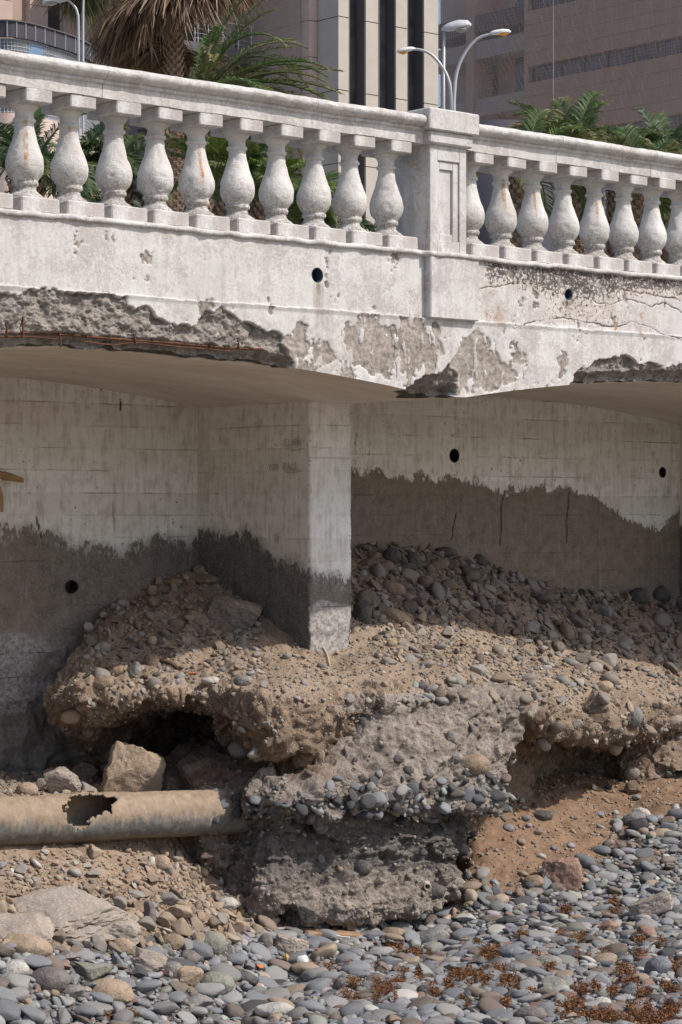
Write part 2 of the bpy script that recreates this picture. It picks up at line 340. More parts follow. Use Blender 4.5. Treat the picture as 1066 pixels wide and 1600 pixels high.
# ---------------------------------------------------------------- promenade wall: fascia, pilaster, soffit
def arch(X):
    X = np.asarray(X, float); k = np.floor((X - 0.22) / 5.82); xc = 0.22 + (k + 0.5) * 5.82
    return 3.775 + 0.205 * np.clip(1 - ((X - xc) / 2.75) ** 2, 0, 1)
def px2(poly): return [tuple(atY(u, v, 0.0)[[0, 2]]) for u, v in poly]
def warp(X, Z, a=0.02, s=14, off=0.0):
    p = np.stack([X, Z, np.full_like(X, off)], -1)
    return X + a * fbm(p, s, 4, 3.0 + off, 0.6), Z + a * fbm(p, s, 4, 40.0 + off, 0.6)
SPALL = [[(-420, 500), (-330, 470), (-200, 468), (0, 462), (50, 450), (110, 455), (195, 461), (198, 476), (230, 482), (262, 508), (285, 512), (305, 506), (320, 485), (345, 480), (380, 502), (420, 516), (438, 520), (447, 548), (465, 590), (300, 640), (-420, 640)],
         [(895, 592), (912, 575), (930, 563), (975, 558), (990, 566), (1030, 568), (1066, 570), (1200, 580), (1290, 610), (1300, 660), (880, 640)],
         [(632, 612), (652, 596), (672, 590), (700, 572), (712, 590), (706, 640), (630, 640)]]
PEEL = [[(540, 508), (570, 500), (600, 503), (618, 522), (617, 562), (606, 592), (575, 582), (548, 568), (538, 540)],
        [(622, 497), (650, 497), (668, 520), (682, 562), (678, 600), (640, 600), (622, 575)],
        [(722, 524), (745, 515), (770, 530), (780, 560), (822, 588), (800, 602), (740, 612), (694, 612), (692, 585), (708, 560)],
        [(446, 520), (462, 508), (480, 515), (482, 545), (470, 562), (450, 556)], [(496, 545), (512, 530), (520, 560), (508, 572)],
        [(672, 505), (684, 502), (690, 545), (680, 552)]]
CRACKS = [[(833, 420), (883, 430), (913, 450), (933, 472), (953, 477), (978, 465), (998, 472), (1020, 482), (1038, 475), (1066, 485), (1120, 500)],
          [(813, 507), (853, 500), (883, 495), (913, 502), (963, 510), (988, 502), (1013, 510), (1038, 522), (1066, 530), (1120, 535)],
          [(883, 430), (943, 450), (983, 455), (1066, 470), (1120, 475)], [(750, 450), (813, 443), (853, 450)], [(612, 510), (616, 550), (620, 590)],
          [(671, 520), (678, 560), (686, 592), (676, 600)]]
RUSTS = [((780, 492), 14), ((760, 490), 6), ((1000, 520), 5), ((920, 497), 5), ((1003, 492), 7), ((962, 512), 7)]
def polydist(X, Z, pl):
    d = np.full(X.shape, 9.0)
    for (x0, z0), (x1, z1) in zip(pl[:-1], pl[1:]):
        t = np.clip(((X - x0) * (x1 - x0) + (Z - z0) * (z1 - z0)) / ((x1 - x0) ** 2 + (z1 - z0) ** 2), 0, 1)
        d = np.minimum(d, np.hypot(X - x0 - t * (x1 - x0), Z - z0 - t * (z1 - z0)))
    return d
wall = empty('promenade_wall', (0, 0, 3.9), 'white painted arched concrete wall carrying the balustrade, broken along its lower edge', 'wall')
wall.location = (0, 0, 0)
ZT = 4.780
xs = np.concatenate([np.arange(-13.0, -3.8, 0.04), np.arange(-3.8, 3.0, 0.0075), np.arange(3.0, 14.0, 0.04)]); nz = 140
Xg, Tg = np.meshgrid(xs, np.linspace(0, 1, nz)); Zb = arch(Xg); Zg = Zb + Tg * (ZT - Zb)
Xw, Zw = warp(Xg, Zg, 0.022, 13)
spall = np.zeros_like(Xg); peel = np.zeros_like(Xg)
for p in SPALL: spall = np.maximum(spall, inpoly(Xw, Zw, px2(p)).astype(float))
for k, p in enumerate(PEEL): peel = np.maximum(peel, inpoly(*warp(Xg, Zg, 0.030, 13, k + 1.0), px2(p)).astype(float))
def blur(a, n=1):
    for _ in range(n):
        q = np.pad(a, 1, mode='edge'); a = (q[1:-1, 1:-1] * 2 + q[:-2, 1:-1] + q[2:, 1:-1] + q[1:-1, :-2] + q[1:-1, 2:]) / 6
    return a
P3 = np.stack([Xg, np.zeros_like(Xg), Zg], -1)
Ug, Vg = proj(P3); zone = np.clip((Ug - 430) / 60, 0, 1) * np.clip((860 - Ug) / 80, 0, 1) * np.clip((Vg - 505) / 30, 0, 1); lft_ = np.clip((470 - Ug) / 60, 0, 1) * np.clip(1 - (Zg - 4.36) / 0.14, 0, 1)
flk = fbm(P3 * [1, 1, .7], 7, 5, 14.0, .65); peel = np.maximum(peel, (flk + .40 * zone + .10 * (Zg < 4.33) > 1.02).astype(float)); peel = peel * (fbm(P3 * [1.4, 1, .6], 16, 4, 33.0, .65) < .66)
low = (Zg < 4.332 + 0.006 * vnoise(P3, 6.0)).astype(float)
worn = np.clip(np.minimum((Xg - 0.56) / 0.08, 1), 0, 1) * (Zg > 4.35) * np.clip(0.30 + 0.75 * np.clip((Zg - 4.56 + 0.05 * vnoise(P3, 3)) / 0.12, 0, 1) + 0.35 * vnoise(P3, 2.2, 5.0) * (Zg < 4.7), 0, 1)
crack = np.zeros_like(Xg)
for k, p in enumerate(CRACKS):
    d = polydist(*warp(Xg, Zg, 0.014, 9, 7.0 + k), px2(p)); crack = np.maximum(crack, np.clip(1.1 - d / (0.0058 + 0.005 * vnoise(P3, 5, k)), 0, 1))
rust = np.zeros_like(Xg)
for (u, v), r in RUSTS:
    q = atY(u, v); d = np.hypot(Xg - q[0], (Zg - q[2]) * 0.9); rust = np.maximum(rust, np.clip(1.3 - d / (r / 210.0), 0, 1))
stain = np.zeros_like(Xg)
for (u, v), h, w in (((496, 440), 0.52, 0.055), ((889, 468), 0.18, 0.03)):
    q = atY(u, v); stain = np.maximum(stain, np.clip(1.2 - np.abs(Xg - q[0] - 0.01) / w, 0, 1) * np.clip((q[2] - Zg) / 0.02, 0, 1) * np.clip((Zg - q[2] + h) / h * 1.3, 0, 1))
sb = blur(spall, 1)
rough = ridge(P3, 7, 4, 2.0) * 0.010 + fbm(P3, 11, 5, 5.0, 0.7) * 0.022
Yg = -0.014 * low + 0.002 * fbm(P3, 5, 3) + sb * (0.024 + rough + 0.075 * np.clip((Zb + 0.085 - Zg) / 0.05, 0, 1) + 0.09 * np.exp(-((Xg - 0.08) / 0.2) ** 2) * np.clip((Zb + 0.16 - Zg) / 0.08, 0, 1)) + blur(peel, 1) * (0.010 + 0.003 * fbm(P3, 30, 3)) + crack * 0.006 + worn * 0.004 * np.abs(fbm(P3, 25, 3))
Yg = Yg - low * (1 - sb) * 0.01 * np.clip((Zg - 4.30) / 0.03, 0, 1)
Zg = Zg + sb * (1 - Tg) ** 6 * (0.015 + 0.02 * fbm(P3, 10, 3, 9.0))
def snap(X, Z, Q, holes, tol):
    keep = np.ones(len(Q), bool)
    for c, r in holes:
        dx, dz = X - c[0], Z - c[2]; d = np.hypot(dx, dz); mk = np.abs(d - r) < tol; k = np.where(mk, r / np.maximum(d, 1e-6), 1); X[:] = c[0] + dx * k; Z[:] = c[2] + dz * k
        d = np.hypot(X - c[0], Z - c[2]).ravel(); keep &= ~(d[Q] <= r + 1e-4).all(1)
    return keep
HOLES = [(atY(496, 430), 0.052), (atY(889, 460), 0.040)]
Q = gquads(*Xg.shape); keep = snap(Xg, Zg, Q, HOLES, 0.0052); G = np.stack([Xg, Yg, Zg], -1)
A = dict(spall=sb, peel=blur(peel), worn=worn, crack=crack, rust=rust, stain=stain)
fascia = ob('fascia', mesh('fascia', G, Q[keep], WHITE, {k: a.ravel() for k, a in A.items()}), wall)
for c, r in HOLES:
    m = MB(); a = np.linspace(0, 2 * math.pi, 21)[:-1]
    rings = [(-0.001, r + 0.001), (0.006, r - 0.004), (0.35, r - 0.004)]
    V = np.array([[(c[0] + rr * math.cos(t), yy - 0.0, c[2] + rr * math.sin(t)) for t in a] for yy, rr in rings]); i = np.arange(60).reshape(3, 20); j = np.roll(i, -1, 1)
    m.add(V.reshape(-1, 3), np.stack([i[:-1], i[1:], j[1:], j[:-1]], -1).reshape(-1, 4)); m.add(V[2], np.array([np.arange(20)]))
    m.ob('drain_pipe', DARKPIPE, wall)
# soffit: first row is the fascia's bottom row
ys = np.concatenate([[0, 0.03, 0.06, 0.1, 0.15, 0.2], np.linspace(0.26, 2.7, 34)]); sg = np.zeros((len(ys), len(xs), 3)); ss = np.zeros((len(ys), len(xs)))
for k, y in enumerate(ys):
    w = max(0.0, 1 - y / 0.2); yy = np.full_like(xs, y); yy = np.maximum(yy, Yg[0] + y * 0.7) if k else Yg[0]
    p = np.stack([xs, yy, np.zeros_like(xs)], -1); s = np.clip(spall[2] * np.clip(1.35 - y / (0.11 + 0.07 * vnoise(p, 3)), 0, 1), 0, 1); s = np.convolve(s, np.ones(5) / 5, 'same')
    z = arch(xs) * (1 - w) + Zg[0] * w + s * (0.01 + 0.012 * fbm(p, 14, 3)) * (k > 0) + 0.003 * fbm(p, 2.0, 2)
    sg[k] = np.stack([xs, yy, z], -1); ss[k] = s
hole = np.exp(-(((xs[None, :] - 0.12) / 0.17) ** 2 + ((ys[:, None] - 0.12) / 0.16) ** 2)); ss = np.maximum(ss, np.clip(hole * 2.2 - 0.6 + 0.8 * vnoise(sg, 12), 0, 1))
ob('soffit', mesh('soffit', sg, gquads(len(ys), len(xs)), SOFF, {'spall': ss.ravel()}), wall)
# broken lump of concrete hanging at the pier head
def rock_verts(sub, seed, cuts=9, dmin=0.55, dmax=0.9, rough=0.05, rs=3.0):
    V, F = ICO[sub]; V = V.copy(); r = np.random.default_rng(seed)
    for _ in range(cuts):
        n = r.normal(size=3); n /= np.linalg.norm(n); d = r.uniform(dmin, dmax); e = V @ n - d; V -= np.maximum(e, 0)[:, None] * n
    nn = V / np.linalg.norm(V, axis=1, keepdims=True)
    return V + nn * (rough * fbm(V, rs, 4, seed * 3.7))[:, None], F
# pilaster and ledge
pil = MB(); xa, xb = atY(673, 440, -0.06)[0], atY(749, 440, -0.06)[0]
pil.bbox((xa, -0.062, 4.325), (xb, 0.03, 4.773), 0.008); pil.ob('pilaster', WHITE, wall)
led = []; n = 1600; lx = np.linspace(-13, 14, n); prof = [(0.02, 4.766), (-0.022, 4.768), (-0.03, 4.776), (-0.028, 4.792), (-0.02, 4.802), (0.42, 4.804)]
LP = np.array([[(x, y, z) for y, z in prof] for x in lx]); nn_ = np.stack([vnoise(LP, 9), vnoise(LP, 9, 50)], -1) + 0.6 * np.stack([vnoise(LP, 31), vnoise(LP, 31, 50)], -1)
LP[..., 1:] += nn_ * 0.006 * np.array([1.2, 1.0]); prot = np.clip((lx - xa + 0.03) / 0.01, 0, 1) * np.clip((xb + 0.03 - lx) / 0.01, 0, 1); LP[:, 1:5, 1] -= (prot * 0.05)[:, None]
ob('ledge', mesh('ledge', LP, gquads(n, len(prof))[:, ::-1], WHITE), wall)
# rusted reinforcement left hanging where the cover fell off
for pts, r in (([(-300, 520), (-30, 519), (60, 521), (140, 526), (240, 534), (330, 541), (412, 546)], 0.0078), ([(-260, 528), (-30, 527), (40, 526), (90, 530)], 0.005), ([(130, 533), (175, 538), (215, 535), (270, 541), (360, 548)], 0.0045)):
    P = catmull(np.array([atY(u, v, 0.025) for u, v in pts]), 40, 0); P[:, 1] += 0.008 * vnoise(P, 4); P[:, 2] += 0.004 * vnoise(P, 7, 9)
    m = MB(); m.tube(P, r * (1 + 0.2 * vnoise(P, 40)), 7); m.ob('reinforcing_bar', RUST, wall, True)
for pts in ([(5, 493), (10, 507), (12, 528)], [(36, 494), (36, 524)], [(86, 487), (88, 505), (94, 524), (95, 542)], [(134, 500), (136, 528)], [(327, 524), (330, 545)], [(372, 530), (374, 547)], [(209, 521), (213, 538)]):
    P = catmull(np.array([atY(u, v, 0.012) for u, v in pts]), 10, 0); m = MB(); m.tube(P, 0.0065, 6); m.ob('stirrup', RUST, wall, True)

# ---------------------------------------------------------------- retaining wall behind, piers
def cpx(u, v, Y=2.65): q = atY(u, v, Y); return q[0], q[2]
PB = sorted([cpx(*p) for p in ((-120, 828), (0, 832), (60, 840), (120, 852), (200, 862), (300, 846), (330, 846))]) + sorted([cpx(*p) for p in ((545, 742), (600, 748), (640, 750), (740, 756), (790, 771), (850, 762), (900, 768), (950, 797), (1000, 826), (1030, 832), (1062, 800), (1120, 780))])
def board_attrs(P, pz, tone, pale=None, crack=None, rust=None, clean=None):
    z = np.zeros(P.shape[:2]); return {k: (z if a is None else a).ravel() for k, a in dict(pz=pz, tone=tone, pale=pale, crack=crack, rust=rust, clean=clean).items()}
rw = empty('retaining_wall', (0, 0, 0), 'board marked back wall in the shade under the arches, whitewash peeling above bare concrete', 'wall')
bx = np.concatenate([np.arange(-13.0, -3.4, 0.06), np.arange(-3.4, 6.3, 0.018), np.arange(6.3, 14.0, 0.06)]); bt = np.linspace(0, 1, 175); Bx, Bt = np.meshgrid(bx, bt); Bz = 0.5 + Bt * (arch(Bx) + 0.02 - 0.5)
B3 = np.stack([Bx, np.full_like(Bx, 2.65), Bz], -1)
lowl = np.clip((2.15 - Bz + 0.1 * vnoise(B3, 2)) / 0.15, 0, 1) * (Bx < 0.05)
rowid = np.floor(Bz / 0.172); step = np.sin(rowid * 12.9 + np.floor((Bx + 2.65) / 1.21) * 7.1) * 0.0035
By = 2.65 + step + 0.003 * fbm(B3, 3, 3) - lowl * (0.03 + 0.035 * fbm(B3, 3.5, 5, 3.0) + 0.03 * ridge(B3, 6, 3)) - 0.10 * np.clip((1.95 - Bz) / 0.9, 0, 1) * (Bx < 0)
bcr = np.zeros_like(Bx)
for pl in ([(789, 768), (783, 800), (781, 850)], [(712, 800), (706, 845)], [(888, 770), (886, 800), (884, 850)], [(57, 806), (66, 838)], [(156, 596), (159, 612)], [(188, 626), (190, 640)]):
    bcr = np.maximum(bcr, np.clip(1.3 - polydist(*warp(Bx, Bz, 0.012, 8), [cpx(*p) for p in pl]) / 0.013, 0, 1))
BH = [(atY(710, 712, 2.65), 0.062), (atY(1035, 738, 2.65), 0.052), (atY(116, 917, 2.6), 0.040)]
Q = gquads(*Bx.shape); keep = snap(Bx, Bz, Q, BH, 0.0135)
brust = np.clip(1 - np.hypot(Bx - atY(425, 838, 2.65)[0], Bz - 2.7) / 0.05, 0, 1)
tone = np.clip(0.85 + 0.5 * (Bx > 1) + 1.2 * np.clip((1.8 - Bz) / 0.4, 0, 1) * (Bx < 0) + 0.4 * vnoise(B3, 1.5, 8.0) - 0.35 * np.exp(-((Bx + 0.05) / 0.35) ** 2), 0, 1)
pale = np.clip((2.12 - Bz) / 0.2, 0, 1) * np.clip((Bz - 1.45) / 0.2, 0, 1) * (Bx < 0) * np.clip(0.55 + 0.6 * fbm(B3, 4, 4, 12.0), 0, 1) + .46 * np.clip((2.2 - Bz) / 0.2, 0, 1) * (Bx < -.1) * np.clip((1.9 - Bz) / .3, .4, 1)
ob('wall_face', mesh('wall_face', np.stack([Bx, By, Bz], -1), Q[keep], BOARD, board_attrs(Bx, Bz - np.interp(Bx, *zip(*PB)), tone, pale, bcr, None, (Bx > 0.5).astype(float))), rw)
for c, r in BH:
    m = MB(); a = np.linspace(0, 2 * math.pi, 21)[:-1]
    V = np.array([[(c[0] + rr * math.cos(t), c[1] + yy, c[2] + rr * math.sin(t)) for t in a] for yy, rr in ((0.03, r + 0.012), (0.002, r + 0.002), (0.012, r - 0.006), (0.4, r - 0.006))]); i = np.arange(80).reshape(4, 20); j = np.roll(i, -1, 1)
    m.add(V.reshape(-1, 3), np.stack([i[:-1], i[1:], j[1:], j[:-1]], -1).reshape(-1, 4)); m.add(V[3], np.array([np.arange(20)])); m.ob('drain_hole', BLACKIN, rw)
def pier(x0, label):
    """a cross wall between back wall and facade with a plain square nose"""
    t = empty('pier', (x0, 1.27, 1.2), label, 'pier', 'piers under the promenade'); parts = []
    e = 0.012
    # one ribbon: left side (back to front), nose, right side
    path = [(0.0, y) for y in np.arange(2.66, 1.27 + e, -0.02)] + [(0, 1.27 + e), (e, 1.27)] + [(x, 1.27) for x in np.arange(0.03, 0.42 - e, 0.015)] + [(0.42 - e, 1.27), (0.42, 1.27 + e)] + [(0.42, y) for y in np.arange(1.3, 2.66, 0.03)]
    path = np.array(path); n = len(path); zs = np.arange(1.2, 3.84, 0.018); r = len(zs)
    P = np.zeros((r, n, 3)); P[..., 0] = path[:, 0] + x0; P[..., 1] = path[:, 1]; P[..., 2] = zs[:, None]
    top = arch(P[..., 0]) + 0.01; P[..., 2] = np.minimum(P[..., 2], np.maximum(top, 3.76))
    N = gnormals(P); N *= np.sign((N * (P - np.array([x0 + 0.21, 2.2, 0])))[..., :2].sum(-1, keepdims=True)); edge = np.exp(-np.minimum(np.hypot(P[..., 0] - x0, P[..., 1] - 1.27), np.hypot(P[..., 0] - x0 - 0.42, P[..., 1] - 1.27)) / 0.02)
    lowz = np.clip((2.35 - P[..., 2]) / 0.3, 0, 1)
    P = P + N * (0.0025 * fbm(P, 4, 3) - edge * 0.022 * np.clip(fbm(P, 16, 3, 4.0) + 0.05 + 0.5 * lowz, 0, 1) + lowz * 0.008 * fbm(P, 22, 4) - 0.02 * lowz * np.clip((2.05 - P[..., 2]) / 0.02, 0, 1) * 0.5)[..., None]
    s = np.arange(n)[None, :] * np.ones((r, 1)); X = P[..., 0] - x0; Y = P[..., 1]
    front = (Y < 1.29); bl = np.interp(Y, [1.27, 1.45, 1.7, 2.0, 2.3, 2.65], [2.46, 2.52, 2.60, 2.76, 2.78, 2.76]); bz = np.where(front, np.interp(X, [0, 0.1, 0.2, 0.42], [2.52, 2.44, 2.40, 2.42]), bl)
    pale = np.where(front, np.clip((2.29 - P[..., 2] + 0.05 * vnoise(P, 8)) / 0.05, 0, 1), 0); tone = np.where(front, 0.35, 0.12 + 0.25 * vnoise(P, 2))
    ln = np.clip(1.1 - np.abs(P[..., 2] - 3.355) / 0.018, 0, 1) * front * 0.6; rs = np.where(front, 0, np.clip(1.2 - np.hypot(Y - 1.66, P[..., 2] - 2.75) / 0.045, 0, 1))
    m = mesh('pier_body', P - np.array([x0, 1.27, 1.2]), gquads(r, n), BOARD, board_attrs(P, P[..., 2] - bz, tone, pale, ln, rs)); ob('pier_body', m, t); return t
pierA = pier(0.0, 'white square nosed pier standing in the gravel below the balustrade post'); pierB = pier(5.82, 'shaded far pier at the end of the second arch')
pier(-5.82, 'near pier carrying the other end of the first arch'); pier(11.64, 'farthest pier beyond the second arch')
# scratched names on the shaded flank
STROKES = {'E': [[(1, 1), (0, 1), (0, 0), (1, 0)], [(0, .5), (.7, .5)]], 'U': [[(0, 1), (0, .1), (.5, 0), (1, .1), (1, 1)]], 'R': [[(0, 0), (0, 1), (.8, .95), (.9, .6), (0, .5)], [(.3, .5), (1, 0)]], 'N': [[(0, 0), (0, 1), (1, 0), (1, 1)]],
           'Y': [[(0, 1), (.5, .5), (1, 1)], [(.5, .5), (.4, 0)]], 'O': [[(.5, 1), (0, .6), (.2, 0), (.8, 0), (1, .6), (.5, 1)]], 'A': [[(0, 0), (.5, 1), (1, 0)], [(.2, .4), (.8, .4)]], 'L': [[(0, 1), (0, 0), (.9, 0)]]}
PENCIL = simple('pencil_grey', (0.38, 0.35, 0.31), 0.9)
m = MB()
for word, (u0, v0, u1, v1) in (('EURN', (446, 697, 473, 685)), ('YOR', (421, 735, 437, 724)), ('RAUL', (444, 735, 470, 722))):
    a = atX(u0, v0, -0.004); b = atX(u1, v1, -0.004); n = len(word); w = (b[1] - a[1]) / (n * 1.35)
    for k, ch in enumerate(word):
        for st in STROKES[ch]:
            P = np.array([(-0.013, a[1] + w * (k * 1.35 + x), a[2] + (b[2] - a[2]) * (y * (0.9 + 0.1 * math.sin(k * 3)))) for x, y in st]); m.tube(P, 0.0032, 4)
for u0, v0, u1, v1 in ((446, 702, 474, 701), (444, 737, 471, 736)): m.tube(np.array([atX(u0, v0, -0.013), atX((u0 + u1) / 2, v0 + 2, -0.013), atX(u1, v1, -0.013)]), 0.0026, 4)
g = m.ob('scrawled_names', PENCIL, pierA, loc=(-0.0, -1.27, -1.2)); g['kind'] = 'stuff'

# ---------------------------------------------------------------- balustrades and post
def rail_prof():
    h = [(0.03, 5.57), (0.03, 5.655), (0.014, 5.662), (0.008, 5.672), (0.014, 5.684), (-0.008, 5.690), (-0.028, 5.70), (-0.041, 5.715), (-0.045, 5.732), (-0.038, 5.75), (-0.02, 5.764), (0.02, 5.772), (0.11, 5.776)]
    return h + [(0.4 - y, z) for y, z in h[::-1]]
RP = np.array(rail_prof())
def rail(x0, x1, parent):
    n = max(3, int((x1 - x0) / 0.02)); X = np.linspace(x0, x1, n); P = np.zeros((n, len(RP) + 1, 3)); pr = np.vstack([RP, RP[:1]])
    P[..., 0] = X[:, None]; P[..., 1] = pr[:, 0]; P[..., 2] = pr[:, 1]
    d = np.stack([0 * P[..., 0], fbm(P, 7, 4), fbm(P, 7, 4, 60.0)], -1) * 0.0035 + np.stack([0 * P[..., 0], vnoise(P, 1.3), vnoise(P, 1.3, 30)], -1) * 0.004
    d *= np.clip(np.minimum(X - x0, x1 - X) / 0.01, 0.3, 1)[:, None, None]
    P = P + d; P[:, -1] = P[:, 0]; V = P.reshape(-1, 3); q = gquads(n, len(pr)); k = len(RP)
    caps = np.array([np.arange(k)[::-1], np.arange(k) + (n - 1) * (k + 1)])
    return ob('handrail', autosmooth(mesh('handrail', V, [q[:, ::-1], caps], WHITE), 35), parent)
BPROF = [(0, .112), (.006, .122), (.018, .12), (.03, .108), (.045, .086), (.062, .072), (.082, .069), (.09, .08), (.1, .085), (.112, .085), (.12, .079), (.128, .081), (.145, .095), (.168, .109), (.195, .118), (.225, .121), (.255, .119), (.29, .110), (.33, .096), (.375, .081), (.42, .069), (.465, .060), (.497, .057), (.503, .066), (.512, .071), (.522, .070), (.529, .060), (.55, .058), (.568, .060), (.578, .068), (.59, .078), (.605, .088), (.615, .09)]
def bal_mesh(seed, rustdir):
    bp = np.array(BPROF); bp[:, 0] *= .966; zt = np.concatenate([np.linspace(a, b, 4)[:-1] for a, b in zip(bp[:-1, 0], bp[1:, 0])] + [[bp[-1, 0]]]); rr = np.interp(zt, bp[:, 0], bp[:, 1]); k = 48; a = np.arange(k) * 2 * math.pi / k
    V = np.stack([rr[:, None] * np.cos(a), rr[:, None] * np.sin(a), np.repeat(zt[:, None], k, 1)], -1); o = np.array([seed * 3.1, seed * 1.7, 0])
    N = np.stack([np.cos(a), np.sin(a), 0 * a], -1)[None]
    V = V + N * (0.0028 * fbm(V + o, 18, 4) + 0.002 * vnoise(V + o, 6))[..., None] - N * (0.012 * np.clip(fbm(V + o, 21, 3, 9.0) - 0.38, 0, 1) + 0.02 * np.clip(fbm(V + o, 9, 3, 29.0) - 0.62, 0, 1))[..., None]
    V[..., 0] += 0.004 * vnoise(V * 0 + np.array([seed, 0, 0]) + V[..., 2:3] * np.array([0, 0, 1.0]), 2)
    i = np.arange(len(zt) * k).reshape(len(zt), k); j = np.roll(i, -1, 1); q = np.stack([i[:-1], j[:-1], j[1:], i[1:]], -1).reshape(-1, 4)
    rust = np.zeros(V.shape[:2])
    if rustdir is not None:
        th, z0, z1, w, amt = rustdir; rad = np.hypot(V[..., 0], V[..., 1]); da = np.abs((np.arctan2(V[..., 1], V[..., 0]) - th + math.pi) % (2 * math.pi) - math.pi) * rad
        rust = 1.8 * amt * np.clip(1.25 - da / w, 0, 1) * np.clip((z1 - V[..., 2]) / 0.03, 0, 1) * np.clip((V[..., 2] - z0) / 0.15, 0, 1)
    return mesh('baluster', V, [q, np.array([i[0, ::-1], i[-1]])], BALM, {'rust': rust.ravel()})
E0 = math.atan2(-12.2, -11.4)      # towards the viewer
capm = MB().bbox((-0.098, -0.168, 0), (0.098, 0.168, 0.085), 0.007).me('cap_block', WHITE)
basem = []
for s in range(3):
    b = MB().bbox((-0.142, -0.185, 0), (0.142, 0.185, 0.1), 0.009); me = b.me('base_block', WHITE); me.vertices.foreach_set('co', (lambda v: (v + 0.004 * np.stack([vnoise(v, 9, s * 5.0), vnoise(v, 9, s * 5 + 20.0), vnoise(v, 9, s * 5 + 40.0)], -1)).ravel())(np.array([q.co[:] for q in me.vertices]))); basem.append(me)
def balustrade(label, xs, joints, rusts):
    t = empty('balustrade', (0, 0, 0), label, 'balustrade', 'balustrades along the promenade')
    for a, b in zip(joints[:-1], joints[1:]): rail(a + 0.002, b - 0.002, t)
    for k, x in enumerate(xs):
        rd = rusts.get(k)
        b = ob('baluster', bal_mesh(10 + k + int(x > 0) * 20, rd), t, (x + .004 * math.sin(k * 5.1), 0.2, 4.897), (.010 * math.sin(k * 3.3), .012 * math.sin(k * 7.9), 0))
        if rd: b['label'] = 'baluster with a rusty streak down its belly'
        c = ob('cap_block', capm, b, (0, 0, 0.590), (0, 0, -b.rotation_euler.z)); d = ob('base_block', basem[k % 3], b, (0, 0, -0.0965), (0, 0, -b.rotation_euler.z))
    return t
LX = [atY(u, 250, 0.2)[0] for u in (38, 110, 178, 245, 308, 373, 432, 490, 548, 604)]; dL = (LX[-1] - LX[0]) / 9
RX = [atY(u, 320, 0.2)[0] for u in (783, 833, 883, 931, 980, 1024, 1062)]; dR = (RX[-1] - RX[0]) / 6
LX = [LX[-1] - dL * k for k in range(24)][::-1]; RX = [RX[0] + dR * (k - 1) for k in range(26)]
jl = [-9.5, atY(170, 90, -.04)[0], atY(498, 150, -.04)[0], 0.03]; jr = [0.41, atY(880, 215, -.04)[0], atY(1027, 235, -.04)[0], 10.2]
balustrade('long white balustrade sloping down to the square post, ten rounded balusters in view', LX, jl, {14: (E0 + 0.25, .14, .5, .016, 1.0), 15: (E0 + .2, .36, .5, .013, .7), 17: (E0 - .1, .42, .53, .014, .5), 18: (E0 + .45, .1, .49, .011, .9), 23: (E0, .3, .42, .01, .3)})
balustrade('white balustrade running away beyond the square post, above the cracked wall', RX, jr, {1: (E0 + .25, .22, .53, .016, 1.0), 2: (E0 + .2, .2, .48, .01, .6), 4: (E0 + .2, .2, .46, .011, .8), 3: (E0 - .2, .38, .5, .008, .3)})
post = empty('balustrade_post', (0.22, 0.2, 4.86), 'square white post with a sunk front panel and overhanging cap between the balustrades', 'post')
m = MB(); x0, x1 = 0.045, 0.405
def P_(m, a, b, bv=0.004): m.bbox((a[0] - .22, a[1] - .2, a[2] - 4.86), (b[0] - .22, b[1] - .2, b[2] - 4.86), bv)
P_(m, (x0, 0.04, 4.798), (x1, 0.40, 5.58)); ox0, ox1, oz0, oz1 = x0 + 0.075, x1 - 0.07, 4.89, 5.46
for a, b in (((x0, 0, 4.799), (ox0, 0.042, 5.575)), ((ox1, 0, 4.799), (x1, 0.042, 5.575)), ((ox0 - .002, 0.0015, 4.800), (ox1 + .002, 0.042, oz0)), ((ox0 - .002, 0.0015, oz1), (ox1 + .002, 0.042, 5.576))): P_(m, a, b)
m.ob('shaft', WHITE, post)
m = MB(); ix0, ix1, iz0, iz1 = ox0 + 0.03, ox1 - 0.055, oz0 + 0.05, oz1 - 0.06
for a, b in (((ox0, 0.014, oz0), (ix0, 0.041, oz1)), ((ix1, 0.014, oz0), (ox1, 0.041, oz1)), ((ix0, 0.015, oz0), (ix1, 0.041, iz0)), ((ix0, 0.015, iz1), (ix1, 0.041, oz1))): P_(m, a, b, 0.003)
P_(m, (ix0, 0.032, iz0), (ix1, 0.0415, iz1), 0.002); m.ob('panel', WHITE, post)
m = MB(); P_(m, (x0 - .036, -.036, 5.57), (x1 + .036, .436, 5.668), 0.012); m.ob('cap_moulding', WHITE, post)
m = MB(); P_(m, (x0 - .068, -.068, 5.662), (x1 + .068, .468, 5.815), 0.008); P_(m, (x0 - .02, -.02, 5.80), (x1 + .02, .42, 5.828), 0.02); m.ob('cap', WHITE, post)

